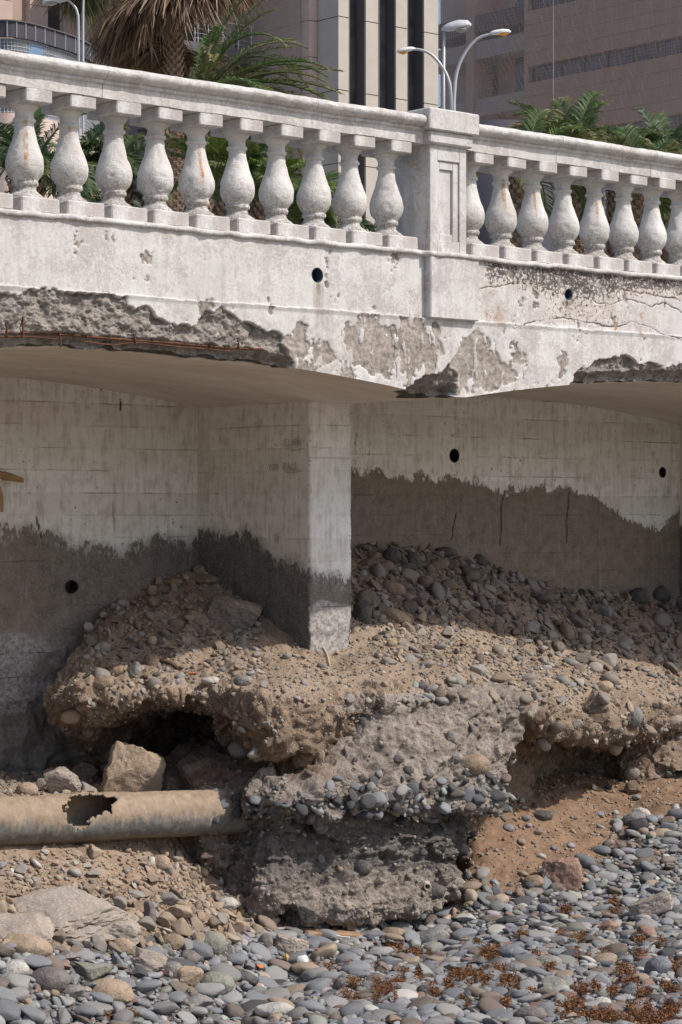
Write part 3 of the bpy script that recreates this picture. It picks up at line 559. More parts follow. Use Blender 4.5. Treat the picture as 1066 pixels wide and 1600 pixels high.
# ---------------------------------------------------------------- earth, footing, beach
def m_dirt():
    n = NT('sandy_earth', 0.95); big = n.noise(1.7, 5, 0.6); mid = n.noise(11, 5, 0.7); fin = n.noise(90, 4, 0.7)
    c = n.mix(n.ramp(n.math('ADD', n.math('MULTIPLY', big, 0.5), n.math('MULTIPLY', mid, 0.5)), 0.36, 0.64), (0.215, 0.150, 0.103), (0.345, 0.268, 0.202))
    c = n.mix(n.math('MULTIPLY', n.ramp(n.attr('raw_shade'), 0.2, 0.9), 0.75), c, n.mix(n.ramp(mid, 0.35, 0.65), (0.110, 0.070, 0.046), (0.245, 0.170, 0.118)))  # raw earth face, plus the shade painted over the upper bank
    gr = n.ramp(n.vor(75), 0.34, 0.16); gc = n.vor(75, None, 'F1', 'Color'); gv = n.xyz(gc)[0]
    c = n.mix(n.math('MULTIPLY', gr, n.ramp(n.noise(5, 3), 0.35, 0.55)), c, n.cramp(gv, [(0.0, (0.10, 0.09, 0.085)), (0.4, (0.25, 0.22, 0.19)), (0.75, (0.36, 0.29, 0.22)), (1.0, (0.5, 0.46, 0.41))]))
    c = n.mix(n.math('MULTIPLY', n.ramp(fin, 0.45, 0.75), 0.35), c, (0.42, 0.34, 0.26))
    cem = n.attr('cement'); cc = n.mix(n.ramp(n.noise(22, 5, 0.75), 0.34, 0.66), (0.155, 0.13, 0.112), (0.40, 0.345, 0.30)); cc = n.mix(n.math('MULTIPLY', n.ramp(n.vor(48), 0.34, 0.12), 0.7), cc, (0.12, 0.11, 0.105))
    c = n.mix(n.ramp(n.math('ADD', cem, n.math('MULTIPLY', n.math('SUBTRACT', mid, 0.5), 0.7)), 0.42, 0.58), c, cc)
    h = n.math('ADD', n.math('MULTIPLY', mid, 1.0), n.math('ADD', n.math('MULTIPLY', fin, 0.35), n.math('MULTIPLY', gr, 0.35)))
    return n.done(c, n.bump(h, 0.022, 0.9))
DIRT = m_dirt()
def m_beach():
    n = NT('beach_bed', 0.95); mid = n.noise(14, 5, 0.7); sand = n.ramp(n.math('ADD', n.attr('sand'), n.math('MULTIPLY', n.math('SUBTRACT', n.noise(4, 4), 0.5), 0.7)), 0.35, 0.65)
    c = n.mix(n.ramp(mid, 0.35, 0.65), (0.05, 0.045, 0.042), (0.15, 0.135, 0.12)); c = n.mix(n.attr('fore'), c, n.mix(n.ramp(mid, 0.35, 0.65), (0.22, 0.195, 0.165), (0.36, 0.32, 0.27))); d = n.mix(n.ramp(n.noise(7, 5, 0.7), 0.35, 0.65), (0.225, 0.150, 0.100), (0.35, 0.265, 0.192)); d = n.mix(n.math('MULTIPLY', n.attr('brown'), 0.8), d, n.mix(n.ramp(n.noise(8, 5, 0.7), 0.35, 0.65), (0.15, 0.085, 0.050), (0.27, 0.165, 0.098)))  # dark bed colour stands in for shade in the gaps between pebbles
    gr = n.ramp(n.vor(60), 0.34, 0.14); c2 = n.mix(sand, c, d)
    c2 = n.mix(n.math('MULTIPLY', gr, n.ramp(n.noise(6, 3), 0.4, 0.6)), c2, n.cramp(n.xyz(n.vor(60, None, 'F1', 'Color'))[0], [(0, (0.09, 0.085, 0.08)), (0.5, (0.24, 0.21, 0.18)), (1, (0.45, 0.39, 0.33))]))
    return n.done(c2, n.bump(n.math('ADD', mid, n.math('MULTIPLY', n.noise(90, 4, 0.7), 0.35)), 0.025, 0.9))
BEACH = m_beach()
def m_foot():
    n = NT('crumbling_footing_concrete', 0.95); mid = n.noise(10, 6, 0.75); fin = n.noise(70, 4, 0.7)
    c = n.mix(n.ramp(mid, 0.32, 0.66), (0.13, 0.105, 0.088), (0.385, 0.325, 0.275)); grey_shade = n.attr('grey')
    c = n.mix(grey_shade, c, n.mix(n.ramp(mid, 0.35, 0.65), (0.062, 0.056, 0.052), (0.175, 0.158, 0.142)))
    c = n.mix(n.attr('earthy'), c, n.mix(n.ramp(mid, 0.35, 0.65), (0.135, 0.082, 0.052), (0.28, 0.19, 0.125)))
    c = n.mix(n.math('MULTIPLY', n.ramp(n.vor(36), 0.30, 0.12), 0.75), c, n.cramp(n.xyz(n.vor(36, None, 'F1', 'Color'))[0], [(0, (0.06, 0.058, 0.056)), (0.6, (0.16, 0.15, 0.14)), (1, (0.36, 0.31, 0.26))]))
    return n.done(c, n.bump(n.math('ADD', mid, n.math('MULTIPLY', fin, 0.4)), 0.03, 1.0))
FOOT = m_foot()
def net(cols):
    return np.array([[atY(*p) if p[2] != 'z' else atZ(p[0], p[1], p[3]) for p in c] for c in cols]).transpose(1, 0, 2)   # rows, cols
BANK = [
 [(170, 945, 2.66), (128, 1000, 2.35), (84, 1068, 1.85), (76, 1100, 1.80), (100, 1140, 1.95), (150, 1225, 2.2)],
 [(195, 932, 2.66), (150, 1010, 2.1), (125, 1078, 1.45), (118, 1120, 1.45), (150, 1160, 1.8), (190, 1240, 2.2)],
 [(230, 915, 2.66), (215, 1010, 2.0), (185, 1085, 1.25), (180, 1120, 1.30), (220, 1128, 2.1), (240, 1250, 2.4)],
 [(275, 898, 2.66), (285, 985, 2.0), (250, 1076, 1.1), (248, 1098, 1.18), (280, 1100, 2.3), (290, 1250, 2.5)],
 [(320, 884, 2.66), (350, 985, 1.9), (312, 1074, .95), (312, 1098, 1.02), (330, 1108, 2.2), (330, 1270, 2.4)],
 [(365, 875, 2.66), (420, 1000, 1.55), (372, 1078, .55), (364, 1130, .52), (366, 1170, 1.2), (370, 1300, 1.5)],
 [(420, 867, 2.66), (470, 1020, 1.27), (440, 1080, .24), (442, 1160, .20), (454, 1205, .60), (460, 1310, .9)],
 [(480, 860, 2.66), (510, 1030, 1.2), (520, 1080, .32), (520, 1125, .30), (540, 1200, .55), (550, 1300, .8)],
 [(535, 853, 2.66), (560, 1010, 1.3), (590, 1084, .26), (590, 1110, .32), (610, 1200, .6), (620, 1300, .8)],
 [(600, 850, 2.66), (620, 985, 1.5), (660, 1085, .26), (660, 1110, .32), (680, 1200, .6), (690, 1300, .8)],
 [(690, 862, 2.66), (700, 985, 1.55), (730, 1086, .26), (735, 1110, .32), (745, 1200, .7), (750, 1290, .9)],
 [(780, 888, 2.66), (780, 1000, 1.6), (800, 1090, .28), (806, 1128, .34), (818, 1150, 1.3), (822, 1240, 1.6)],
 [(850, 912, 2.66), (845, 1015, 1.65), (865, 1098, .42), (868, 1142, .46), (872, 1140, 1.8), (876, 1232, 1.85)],
 [(930, 924, 2.66), (920, 1025, 1.7), (930, 1102, .62), (932, 1152, .68), (936, 1152, 1.7), (938, 1240, 1.6)],
 [(1005, 930, 2.66), (1000, 1040, 1.7), (1005, 1100, .82), (1007, 1146, .86), (1010, 1152, 1.35), (1010, 1225, 1.2)],
 [(1085, 938, 2.66), (1080, 1055, 1.7), (1080, 1098, 1.1), (1082, 1135, 1.1), (1084, 1146, 1.22), (1084, 1205, 1.08)],
 [(1260, 970, 2.66), (1260, 1085, 1.7), (1260, 1120, 1.2), (1262, 1150, 1.2), (1264, 1162, 1.3), (1264, 1205, 1.2)],
 [(1450, 985, 2.66), (1450, 1090, 1.7), (1450, 1122, 1.2), (1452, 1150, 1.2), (1454, 1162, 1.3), (1454, 1200, 1.2)],
 [(1680, 990, 2.66), (1680, 1090, 1.7), (1680, 1120, 1.2), (1682, 1145, 1.2), (1684, 1155, 1.3), (1684, 1185, 1.2)]]
bn = net(BANK)
# crisper lip: repeat-ish rows between M, L, N
def insert(nn):
    B, M, L, N_, C_, D_ = nn; return np.array([B, 0.5 * (B + M) + [0, 0, .02], M, 0.45 * M + 0.55 * L + [0, 0, .015], L, N_, 0.5 * (N_ + C_), C_, 0.5 * (C_ + D_), D_])
bg_ = catmull(catmull(insert(bn), 200, 0), 620, 1)
nr, nc = bg_.shape[:2]; T = np.linspace(0, 1, nr)[:, None] * np.ones((1, nc))
N = gnormals(bg_); N *= np.sign((N * (CAM - bg_)).sum(-1, keepdims=True)); raw_shade = np.clip((T - 0.44) / 0.05, 0, 1); _u, _v = proj(bg_); shade_soil = np.clip((340 - _u) / 60, 0, 1) * np.clip((1010 - _v + 30 * vnoise(bg_, 3)) / 40, 0, 1) + np.clip((_u - 560) / 40, 0, 1) * np.clip((np.interp(_u, [560, 700, 800, 900, 1066], [930, 925, 960, 1000, 1040]) - _v) / 40, 0, 1) * .8  # darker soil colour painted where the upper bank lies in shade
disp = 0.020 * fbm(bg_, 3, 4) * (1 - 0.3 * raw_shade) + 0.008 * fbm(bg_, 20, 3) + raw_shade * (0.035 * fbm(bg_, 5, 5, 3.0, 0.6) + 0.016 * ridge(bg_, 11, 3) + 0.016 * fbm(bg_, 15, 4, 8.0, 0.7)) + np.clip(1 - np.abs(T - 0.45) / 0.06, 0, 1) * 0.03 * fbm(bg_, 6, 4, 11.0)
fs = np.random.default_rng(31); fsd = bg_.reshape(-1, 3)[fs.choice(nr * nc, 170)]; fw = bg_ + .05 * np.stack([fbm(bg_, 7, 3, q) for q in (1., 21., 41.)], -1); cid = np.concatenate([np.argmin(((r_[:, None, :] - fsd) ** 2).sum(-1), -1)[None] for r_ in fw]); ch = fs.normal(size=170) * .026; ct = fs.normal(size=(170, 3)) * .14
lipw = np.clip((T - 0.38) / 0.05, 0, 1); disp += lipw * (ch[cid] + ((fw - fsd[cid]) * ct[cid]).sum(-1)) + np.clip(1 - np.abs(T - 0.46) / 0.07, 0, 1) * .022 * fbm(bg_, 13, 4, 17.0, .65) + (.012 + .022 * np.clip((430 - _u) / 60, 0, 1)) * np.clip(1 - raw_shade, 0, 1) * fbm(bg_, 7, 4, 23.0, .62)
disp *= np.clip(T / 0.02, 0.2, 1)
bg_ = bg_ + N * disp[..., None]
bu, bv = proj(bg_)
cement = np.clip(1 - np.abs(bv - (1100 + 8 * vnoise(bg_, 3))) / 26, 0, 1) * np.clip(1.2 - np.abs(bu - 690) / 160, 0, 1) + 0.35 * raw_shade * np.clip(1 - np.abs(bv - 1110) / 30, 0, 1)
bank = tag(ob('earth_bank', mesh('earth_bank', bg_, gquads(nr, nc), DIRT, dict(raw_shade=np.maximum(raw_shade, shade_soil * .8).ravel(), cement=cement.ravel()))), kind='structure')

GROUND = [
 [(-560, 1190, 2.64), (-560, 1215, 1.4), (-560, 1270, .75), (-560, 1335, .2), (-560, 1420, -.4), (-560, 1520, -.9), (-560, 1690, -1.8)],
 [(-260, 1200, 2.64), (-260, 1228, 1.4), (-260, 1290, .7), (-260, 1360, .2), (-260, 1450, -.4), (-260, 1540, -.9), (-260, 1700, -1.8)],
 [(-120, 1206, 2.64), (-120, 1236, 1.3), (-120, 1305, .62), (-120, 1375, .15), (-120, 1462, -.45), (-120, 1540, -.9), (-120, 1700, -1.75)],
 [(0, 1210, 2.64), (0, 1245, 1.2), (0, 1325, .55), (0, 1390, .1), (0, 1470, -.5), (0, 1540, -.9), (0, 1700, -1.7)],
 [(130, 1195, 2.64), (130, 1250, 1.15), (130, 1328, .55), (130, 1395, .1), (130, 1475, -.45), (130, 1545, -.85), (130, 1700, -1.65)],
 [(250, 1235, 2.6), (250, 1258, 1.4), (250, 1322, .7), (250, 1385, .28), (250, 1465, -.3), (250, 1545, -.8), (250, 1700, -1.65)],
 [(350, 1280, 2.2), (350, 1335, 1.2), (350, 1372, .7), (350, 1412, .3), (350, 1470, -.15), (350, 1550, -.75), (350, 1700, -1.7)],
 [(450, 1370, 1.8), (450, 1398, 1.1), (450, 1418, .65), (450, 1438, .32), (450, 1482, -.1), (450, 1555, -.8), (450, 1700, 'z', 0.03)],
 [(600, 1395, 1.6), (600, 1418, 1.0), (600, 1436, .5), (600, 1456, .12), (600, 1495, -.4), (600, 1560, 'z', -.0), (600, 1700, 'z', 0.0)],
 [(690, 1330, 1.8), (690, 1375, 1.1), (690, 1412, .55), (690, 1452, .05), (690, 1495, -.5), (690, 1560, 'z', 0.0), (690, 1700, 'z', 0.0)],
 [(750, 1232, 1.6), (750, 1272, 1.05), (750, 1335, .58), (750, 1400, .15), (750, 1462, -.36), (750, 1560, 'z', 0.0), (750, 1700, 'z', 0.0)],
 [(850, 1212, 1.75), (850, 1250, 1.15), (850, 1310, .6), (850, 1375, .1), (850, 1445, -.5), (850, 1550, 'z', 0.0), (850, 1700, 'z', 0.0)],
 [(960, 1205, 1.6), (960, 1248, 1.1), (960, 1310, .5), (960, 1370, -.02), (960, 1432, -.62), (960, 1540, 'z', 0.0), (960, 1700, 'z', 0.0)],
 [(1066, 1185, 1.5), (1066, 1222, 1.0), (1066, 1290, .3), (1066, 1360, -.3), (1066, 1428, -1.0), (1066, 1540, 'z', 0.0), (1066, 1700, 'z', 0.0)],
 [(1250, 1180, 1.5), (1250, 1215, 1.0), (1250, 1290, .2), (1250, 1360, -.45), (1250, 1425, -1.2), (1250, 1530, 'z', 0.0), (1250, 1700, 'z', 0.0)],
 [(1500, 1180, 1.5), (1500, 1215, 1.0), (1500, 1290, .1), (1500, 1360, -.6), (1500, 1425, -1.5), (1500, 1530, 'z', 0.0), (1500, 1700, 'z', 0.0)]]
gg = catmull(catmull(net(GROUND), 210, 0), 450, 1)
N = gnormals(gg); N *= np.sign(N[..., 2:3]); gu, gv = proj(gg)
sandl = interp(gu, [(-300, 1455), (0, 1470), (200, 1462), (330, 1462), (430, 1452), (600, 1452), (700, 1440), (760, 1408), (850, 1390), (930, 1345), (1000, 1292), (1066, 1262), (1500, 1225)])
sand = np.clip(0.5 + (sandl - gv) / 70, 0, 1)
gg = gg + N * (0.018 * fbm(gg, 3, 4) + 0.010 * fbm(gg, 14, 3) * sand + 0.02 * sand * fbm(gg, 6, 3, 4.0))[..., None]
# skirts: the same sheet runs on seaward and to both sides
front = gg[-1].copy(); f2 = front - np.array([.656, .755, 0]) * 4 - [0, 0, .12]; f3 = front - np.array([.656, .755, 0]) * 120 - [0, 0, .4]
gs = np.concatenate([gg, f2[None], f3[None]]); sand = np.concatenate([sand, np.zeros((2, gg.shape[1]))]); fore = np.concatenate([np.clip((gv - 1622) / 30, 0, 1), np.ones((2, gg.shape[1]))])  # unseen foreshore coloured paler to bounce fill light under the arches
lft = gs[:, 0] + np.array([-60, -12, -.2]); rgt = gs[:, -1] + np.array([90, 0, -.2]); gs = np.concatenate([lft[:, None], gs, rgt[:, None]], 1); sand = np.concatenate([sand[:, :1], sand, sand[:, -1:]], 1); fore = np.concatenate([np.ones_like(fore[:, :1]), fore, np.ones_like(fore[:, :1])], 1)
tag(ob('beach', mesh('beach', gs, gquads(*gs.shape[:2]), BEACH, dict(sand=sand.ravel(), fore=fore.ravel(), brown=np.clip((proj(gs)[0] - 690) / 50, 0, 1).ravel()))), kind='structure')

FROWS = [(1078, 500, 822, .30), (1100, 470, 818, .20), (1135, 452, 812, .14), (1190, 420, 800, .08), (1228, 352, 788, .02), (1256, 322, 780, .02), (1276, 314, 738, .17), (1300, 310, 722, .23), (1345, 308, 712, .21), (1380, 306, 704, .13), (1412, 322, 684, .05), (1436, 372, 640, .10), (1450, 400, 630, .3), (1470, 410, 630, .4)]
fn = []
for v, L, R, Y in FROWS:
    a = atY(L, v, .62 if 1220 < v < 1350 else Y + .72); b = atY(R, v, Y + .14); w = R - L
    fn.append([a + [.15, .9, 0], a, atY(L + 60, v, Y + .36), atY(L + 122, v, Y + .06), atY(L + 122 + (w - 122) * .35, v, Y), atY(L + 122 + (w - 122) * .7, v, Y), atY(R - 22, v, Y + .02), b, b + [.06, .25, 0], b + [.0, 1.1, 0]])
fg = catmull(catmull(np.array(fn), 340, 0), 520, 1); N = gnormals(fg); N *= np.sign((N * (fg - np.array([-.2, 1.2, 0]))).sum(-1, keepdims=True)); fu, fv = proj(fg)
fs = np.random.default_rng(12); fsd = fg.reshape(-1, 3)[fs.choice(fg.shape[0] * fg.shape[1], 90)]; fw = fg + .05 * np.stack([fbm(fg, 7, 3, q) for q in (1., 21., 41.)], -1); cid = np.argmin(((fw[..., None, :] - fsd) ** 2).sum(-1), -1); ch = fs.normal(size=90) * .022; ct = fs.normal(size=(90, 3)) * .16; facet = ch[cid] + ((fw - fsd[cid]) * ct[cid]).sum(-1)
lump = facet + (0.020 * fbm(fg * [1.2, 1.2, 7], 2.2, 4, 51.0, .6) + .012 * ridge(fg * [1, 1, 5], 3.2, 3, 8.0)) * np.clip((fv - 1225) / 30, .25, 1) + 0.018 * fbm(fg, 3.2, 5, 1.0, 0.6) + 0.020 * ridge(fg, 5.5, 4, 6.0) + (0.010 + 0.012 * np.clip((fv - 1215) / 30, 0, 1)) * fbm(fg, 11, 5, 2.0, 0.72) - 0.010 * np.abs(fbm(fg, 18, 3, 31.0, 0.6)) - 0.05 * np.clip(fbm(fg * [1, 1, 1.6], 4.5, 3, 22.0) - 0.3, 0, 1)
strat = -0.035 * np.exp(-((fv - (1345 + 14 * vnoise(fg, 3))) / 7) ** 2) * np.clip(vnoise(fg, 2.5, 7) + .5, 0, 1) - 0.04 * np.exp(-((fv - (1275 + 10 * vnoise(fg, 4))) / 8) ** 2)
fg = fg + N * (lump + strat)[..., None]
grey = np.clip(np.minimum((fv - 1255) / 25, (1385 + 20 * vnoise(fg, 2) - fv) / 30) , 0, 1); grey = np.clip(grey + np.clip((480 - fu) / 60, 0, 1) * np.clip((fv - 1180) / 60, 0, 1) * .5, 0, 1) * .85  # dark lower concrete, with overhang and left-face shade painted in
earthy = np.clip((560 + 30 * vnoise(fg, 3) - fu) / 50, 0, 1) * np.clip((1235 + 20 * vnoise(fg, 4) - fv) / 30, 0, 1) + .45 * np.clip((420 - fu) / 40, 0, 1)
foot = empty('concrete_footing', (0, 0, 0), 'undermined concrete footing bulging out of the bank below the pier, pebbles bedded through it', 'footing')
ob('footing_body', mesh('footing_body', fg, gquads(*fg.shape[:2]), FOOT, dict(grey=grey.ravel(), earthy=np.clip(earthy, 0, 1).ravel())), foot)

# surfaces for measuring and scattering
class Surf:
    def __init__(s, P):
        s.P = P.reshape(-1, 3); q = gquads(*P.shape[:2]); s.q = q
        s.bvh = BVHTree.FromPolygons([tuple(p) for p in s.P], [tuple(int(i) for i in f) for f in q])
        a, b, c, d = (s.P[q[:, k]] for k in range(4)); s.c = (a + b + c + d) / 4; n = np.cross(c - a, d - b); s.area = np.linalg.norm(n, axis=1) / 2; s.n = n / np.maximum(2 * s.area[:, None], 1e-12)
        s.n *= np.sign((s.n * (CAM - s.c)).sum(1))[:, None]; s.uv = np.stack(proj(s.c), -1)
S_BANK, S_GND, S_FOOT = Surf(bg_), Surf(gg), Surf(fg)
S_WALL = Surf(np.stack([Bx, By, Bz], -1)[:60])
def hit(u, v, surfs=(S_BANK, S_GND, S_FOOT)):
    d = Vector(ray(u, v)).normalized(); best = None
    for s in surfs:
        p, n, i, t = s.bvh.ray_cast(Vector(CAM), d)
        if p is not None and (best is None or t < best[2]):
            n = n if n.dot(d) < 0 else -n; best = (np.array(p), np.array(n), t)
    return best

# ---------------------------------------------------------------- stones
PAL = {'blue-grey': (.188, .192, .200), 'grey': (.240, .231, .220), 'charcoal': (.070, .069, .071), 'brown': (.165, .130, .108), 'tan': (.29, .225, .168), 'pale': (.38, .355, .325), 'reddish': (.200, .130, .105), 'greenish': (.185, .185, .16)}
CLS = list(PAL)
def m_stone(name, col=None, dust=0.0):
    n = NT(name, 0.8); mid = n.noise(16, 5, 0.65); fin = n.noise(120, 3, 0.7)
    base = n.attr('col', 'Color') if col is None else n.hsv(n.mix(0.5, col, col), 0.5, 1.0, n.ramp(n.rnd(), 0, 1, 0.75, 1.25))
    c = n.hsv(base, 0.5, 1.0, n.ramp(mid, 0.3, 0.7, 0.82, 1.15))
    c = n.mix(n.math('MULTIPLY', n.ramp(fin, 0.56, 0.72), 0.4), c, (0.34, 0.33, 0.31)); c = n.mix(n.math('MULTIPLY', n.ramp(fin, 0.42, 0.30), 0.5), c, (0.05, 0.05, 0.05))
    if dust: c = n.mix(n.math('MULTIPLY', n.ramp(n.noise(9, 4, 0.65), 0.38, 0.62), dust), c, (0.31, 0.23, 0.16))
    return n.done(c, n.bump(n.math('ADD', mid, n.math('MULTIPLY', fin, 0.5)), 0.006, 0.6))
M_ANY = m_stone('mixed_pebble_stone'); M_ANYD = m_stone('dusty_mixed_stone', None, 0.6)
M_CLS = {k: m_stone(k.replace('-', '_') + '_pebble_stone', c) for k, c in PAL.items()}; M_CLSD = {k: m_stone('dusty_' + k.replace('-', '_') + '_stone', c, 0.6) for k, c in PAL.items()}
NSH = 14
def pebble_shape(sub, k):
    V, F = ICO[sub]; r = np.random.default_rng(50 + k); p = r.uniform(0.72, 1.0); W_ = np.sign(V) * np.abs(V) ** p; W_ /= np.abs(W_).max()
    W_ = W_ * (1 + 0.20 * vnoise(W_, 0.9, k * 7.0) + 0.09 * vnoise(W_, 2.1, k * 5.0))[:, None]; W_[:, 0] *= 1 + 0.16 * W_[:, 1] * r.uniform(-1, 1); W_[:, 2] += 0.15 * r.uniform(-1, 1) * W_[:, 0] ** 2
    if k % 3 == 2:
        for _ in range(5): nn = r.normal(size=3); nn /= np.linalg.norm(nn); d = r.uniform(.55, .8); W_ -= np.maximum(W_ @ nn - d, 0)[:, None] * nn * 0.8
    return W_, F
def chip_shape(sub, k): return rock_verts(sub, 300 + k, 10, .35, .75, .04, 2.5)
SH = {(t, s): [f(s, k) for k in range(NSH)] for t, f in (('pebble', pebble_shape), ('chip', chip_shape)) for s in (1, 2, 3)}
def frame(n, yaw):
    n = n / np.linalg.norm(n, axis=1, keepdims=True); a = np.stack([np.cos(yaw), np.sin(yaw), 0 * yaw], -1); a -= n * (a * n).sum(1, keepdims=True); a /= np.maximum(np.linalg.norm(a, axis=1, keepdims=True), 1e-6)
    return np.stack([a, np.cross(n, a), n], -1)          # columns
class Stones:
    def __init__(s): s.p = []; s.R = []; s.sz = []; s.cls = []; s.kind = []; s.sh = []
    def add(s, p, R, sz, cls, kind): s.p.append(p); s.R.append(R); s.sz.append(sz); s.cls.append(cls); s.kind.append(kind); s.sh.append(int(RNG.integers(NSH)))
    def arr(s): return np.array(s.p), np.array(s.R), np.array(s.sz)
def pick(w): k, p = zip(*w.items()); p = np.array(p); return k[RNG.choice(len(k), p=p / p.sum())]
TAKEN = []                                  # big single rocks: (x, y, z, r)
def scatter(st, surf, dens, size, cls, kinds, N, sink=0.25, tilt=0.25, flat=(.35, .65), gap=0.8, zflat=0.0):
    """dart throwing on a surface; dens and size are functions of the photo's u, v"""
    u, v = surf.uv.T; d = dens(u, v) * surf.area; ok = (u > -340) & (u < 1400) & (v < 1690); d = d * ok; p = d / d.sum()
    idx = RNG.choice(len(p), size=N, p=p); r0 = size(u[idx], v[idx], RNG.random(N), RNG.normal(size=N)); order = np.argsort(-r0); grid = {}; n_ok = 0
    w = RNG.random((N, 2)); q = surf.q[idx]; A_, B_, C_, D_ = (surf.P[q[:, k]] for k in range(4)); w0, w1 = w[:, :1], w[:, 1:]; CC = (A_ * (1 - w0) + B_ * w0) * (1 - w1) + (D_ * (1 - w0) + C_ * w0) * w1
    good = np.ones(N, bool)
    for tx, ty, tz, tr in TAKEN: good &= ((CC - np.array([tx, ty, tz])) ** 2).sum(1) > (tr * .8 + r0 * .5) ** 2
    cell = float(np.clip(np.percentile(r0, 60) * 2 * gap, .02, .07)); rmax = r0.max(); GG = np.floor(CC / cell).astype(int).tolist(); CL = CC.tolist(); RL = r0.tolist()
    for o in order:
        if not good[o]: continue
        f = idx[o]; r = RL[o]; c = CL[o]; g = GG[o]; R_ = int(r * gap / cell) + 1; bad = False
        for ix in range(g[0] - R_, g[0] + R_ + 1):
            for iy in range(g[1] - R_, g[1] + R_ + 1):
                for iz in range(g[2] - R_, g[2] + R_ + 1):
                    for cx, cy, cz, rr in grid.get((ix, iy, iz), ()):
                        if (cx - c[0]) ** 2 + (cy - c[1]) ** 2 + (cz - c[2]) ** 2 < ((r + rr) * gap) ** 2: bad = True; break
                    if bad: break
                if bad: break
            if bad: break
        if bad: continue
        k_ = int(r * gap / cell)
        for ix in range(g[0] - k_, g[0] + k_ + 1):
            for iy in range(g[1] - k_, g[1] + k_ + 1):
                for iz in range(g[2] - k_, g[2] + k_ + 1): grid.setdefault((ix, iy, iz), []).append((*c, r))
        c = CC[o]; n = surf.n[f] * (1 - zflat) + np.array([0, 0, zflat]) + RNG.normal(size=3) * tilt * .6; k = pick(kinds)
        asp = RNG.uniform(.62, .95); fl = RNG.uniform(*flat); sz = np.array([r * 1.12, r * 1.12 * asp, r * 1.05 * fl]); R = frame(n[None], np.array([RNG.uniform(0, 6.28)]))[0]
        nn = surf.n[f]; ext = np.sqrt((((R.T @ nn) * sz) ** 2).sum()); st.add(c + nn * ext * (1 - 2 * sink), R, sz, pick(cls), k); n_ok += 1
    return n_ok
def merged(name, st, ids, sub, mat, label=None):
    Vs, Fs, Cs = [], [], []; n = 0
    for i in ids:
        sub_i = sub(st.sz[i].max()); V, F = SH[(st.kind[i], sub_i)][st.sh[i]]; Vs.append((V * st.sz[i]) @ st.R[i].T + st.p[i]); Fs.append(F + n); n += len(V)
        c = np.array(PAL[st.cls[i]]) * RNG.uniform(.72, 1.28) * (1 + RNG.normal(size=3) * .03); Cs.append(np.repeat(c[None], len(V), 0))
    return tag(ob(name, mesh(name, np.concatenate(Vs), np.concatenate(Fs), mat, {'col': np.concatenate(Cs)})), kind='stuff')
_SM = {}
def stone_obj(name, st, i, dusty=False):
    key = (st.kind[i], st.sh[i], st.cls[i], dusty)
    if key not in _SM: V, F = SH[(st.kind[i], 3)][st.sh[i]]; _SM[key] = mesh(name, V, F, (M_CLSD if dusty else M_CLS)[st.cls[i]])
    o = bpy.data.objects.new(name, _SM[key]); COL.objects.link(o); M = Matrix(st.R[i].tolist()).to_4x4(); o.matrix_world = Matrix.Translation(st.p[i]) @ M @ Matrix.Diagonal((*st.sz[i], 1)); return o

# single rocks, each set where it lies
LAND = []           # landmarks for the labels of the small stones
def m_rock(name, a, b, dust=(0.31, 0.23, 0.16), dusta=0.5, strat=0.0):
    n = NT(name, 0.9); mid = n.noise(7, 6, 0.7); fin = n.noise(60, 4, 0.7); c = n.mix(n.ramp(mid, 0.3, 0.7), a, b)
    c = n.mix(n.math('MULTIPLY', n.ramp(n.noise(13, 4), 0.45, 0.65), dusta), c, dust); c = n.mix(n.math('MULTIPLY', n.ramp(fin, 0.57, 0.72), 0.5), c, tuple(min(1, 1.9 * x) for x in b))
    c = n.mix(n.math('MULTIPLY', n.ramp(fin, 0.42, 0.30), 0.5), c, tuple(.35 * x for x in a))
    return n.done(c, n.bump(n.math('ADD', n.math('MULTIPLY', fin, 0.5), n.noise(8, 6, 0.75, n.scale(n.co(), (1, 1, 1 + 5 * strat)))), 0.02, 0.8))
R_BROWN = m_rock('brown_rock', (.15, .105, .075), (.29, .215, .155)); R_GREY = m_rock('grey_rock', (.13, .125, .12), (.25, .24, .225), dusta=.25); R_DARK = m_rock('dark_basalt', (.05, .046, .045), (.12, .112, .108), dusta=.1)
R_CONC = m_rock('rubble_concrete', (.23, .195, .165), (.42, .36, .31), dusta=.35); R_TAN = m_rock('tan_rock', (.26, .19, .13), (.40, .31, .23), dusta=.4); R_LAYER = m_rock('layered_rock', (.21, .175, .145), (.36, .305, .26), dusta=.3, strat=1.0)
R_GREEN = m_rock('greenish_stone', (.16, .155, .125), (.27, .265, .225), dusta=.15); R_PALE = m_rock('pale_stone', (.34, .315, .285), (.52, .48, .44), dusta=.15); R_RED = m_rock('reddish_rock', (.19, .11, .085), (.31, .20, .155), dusta=.3); R_PORE = m_rock('porous_lava_rock', (.11, .095, .09), (.20, .175, .165), dusta=.1); R_BLUE = m_rock('blue_grey_stone', (.12, .125, .14), (.20, .205, .225), dusta=.08)
def cube_grid(n=26):
    import bmesh
    bm = bmesh.new(); bmesh.ops.create_cube(bm, size=2.0); bmesh.ops.subdivide_edges(bm, edges=bm.edges[:], cuts=n, use_grid_fill=True); V = np.array([v.co[:] for v in bm.verts]); F = np.array([[v.index for v in f.verts] for f in bm.faces]); bm.free(); return V, F
CUBE = cube_grid()
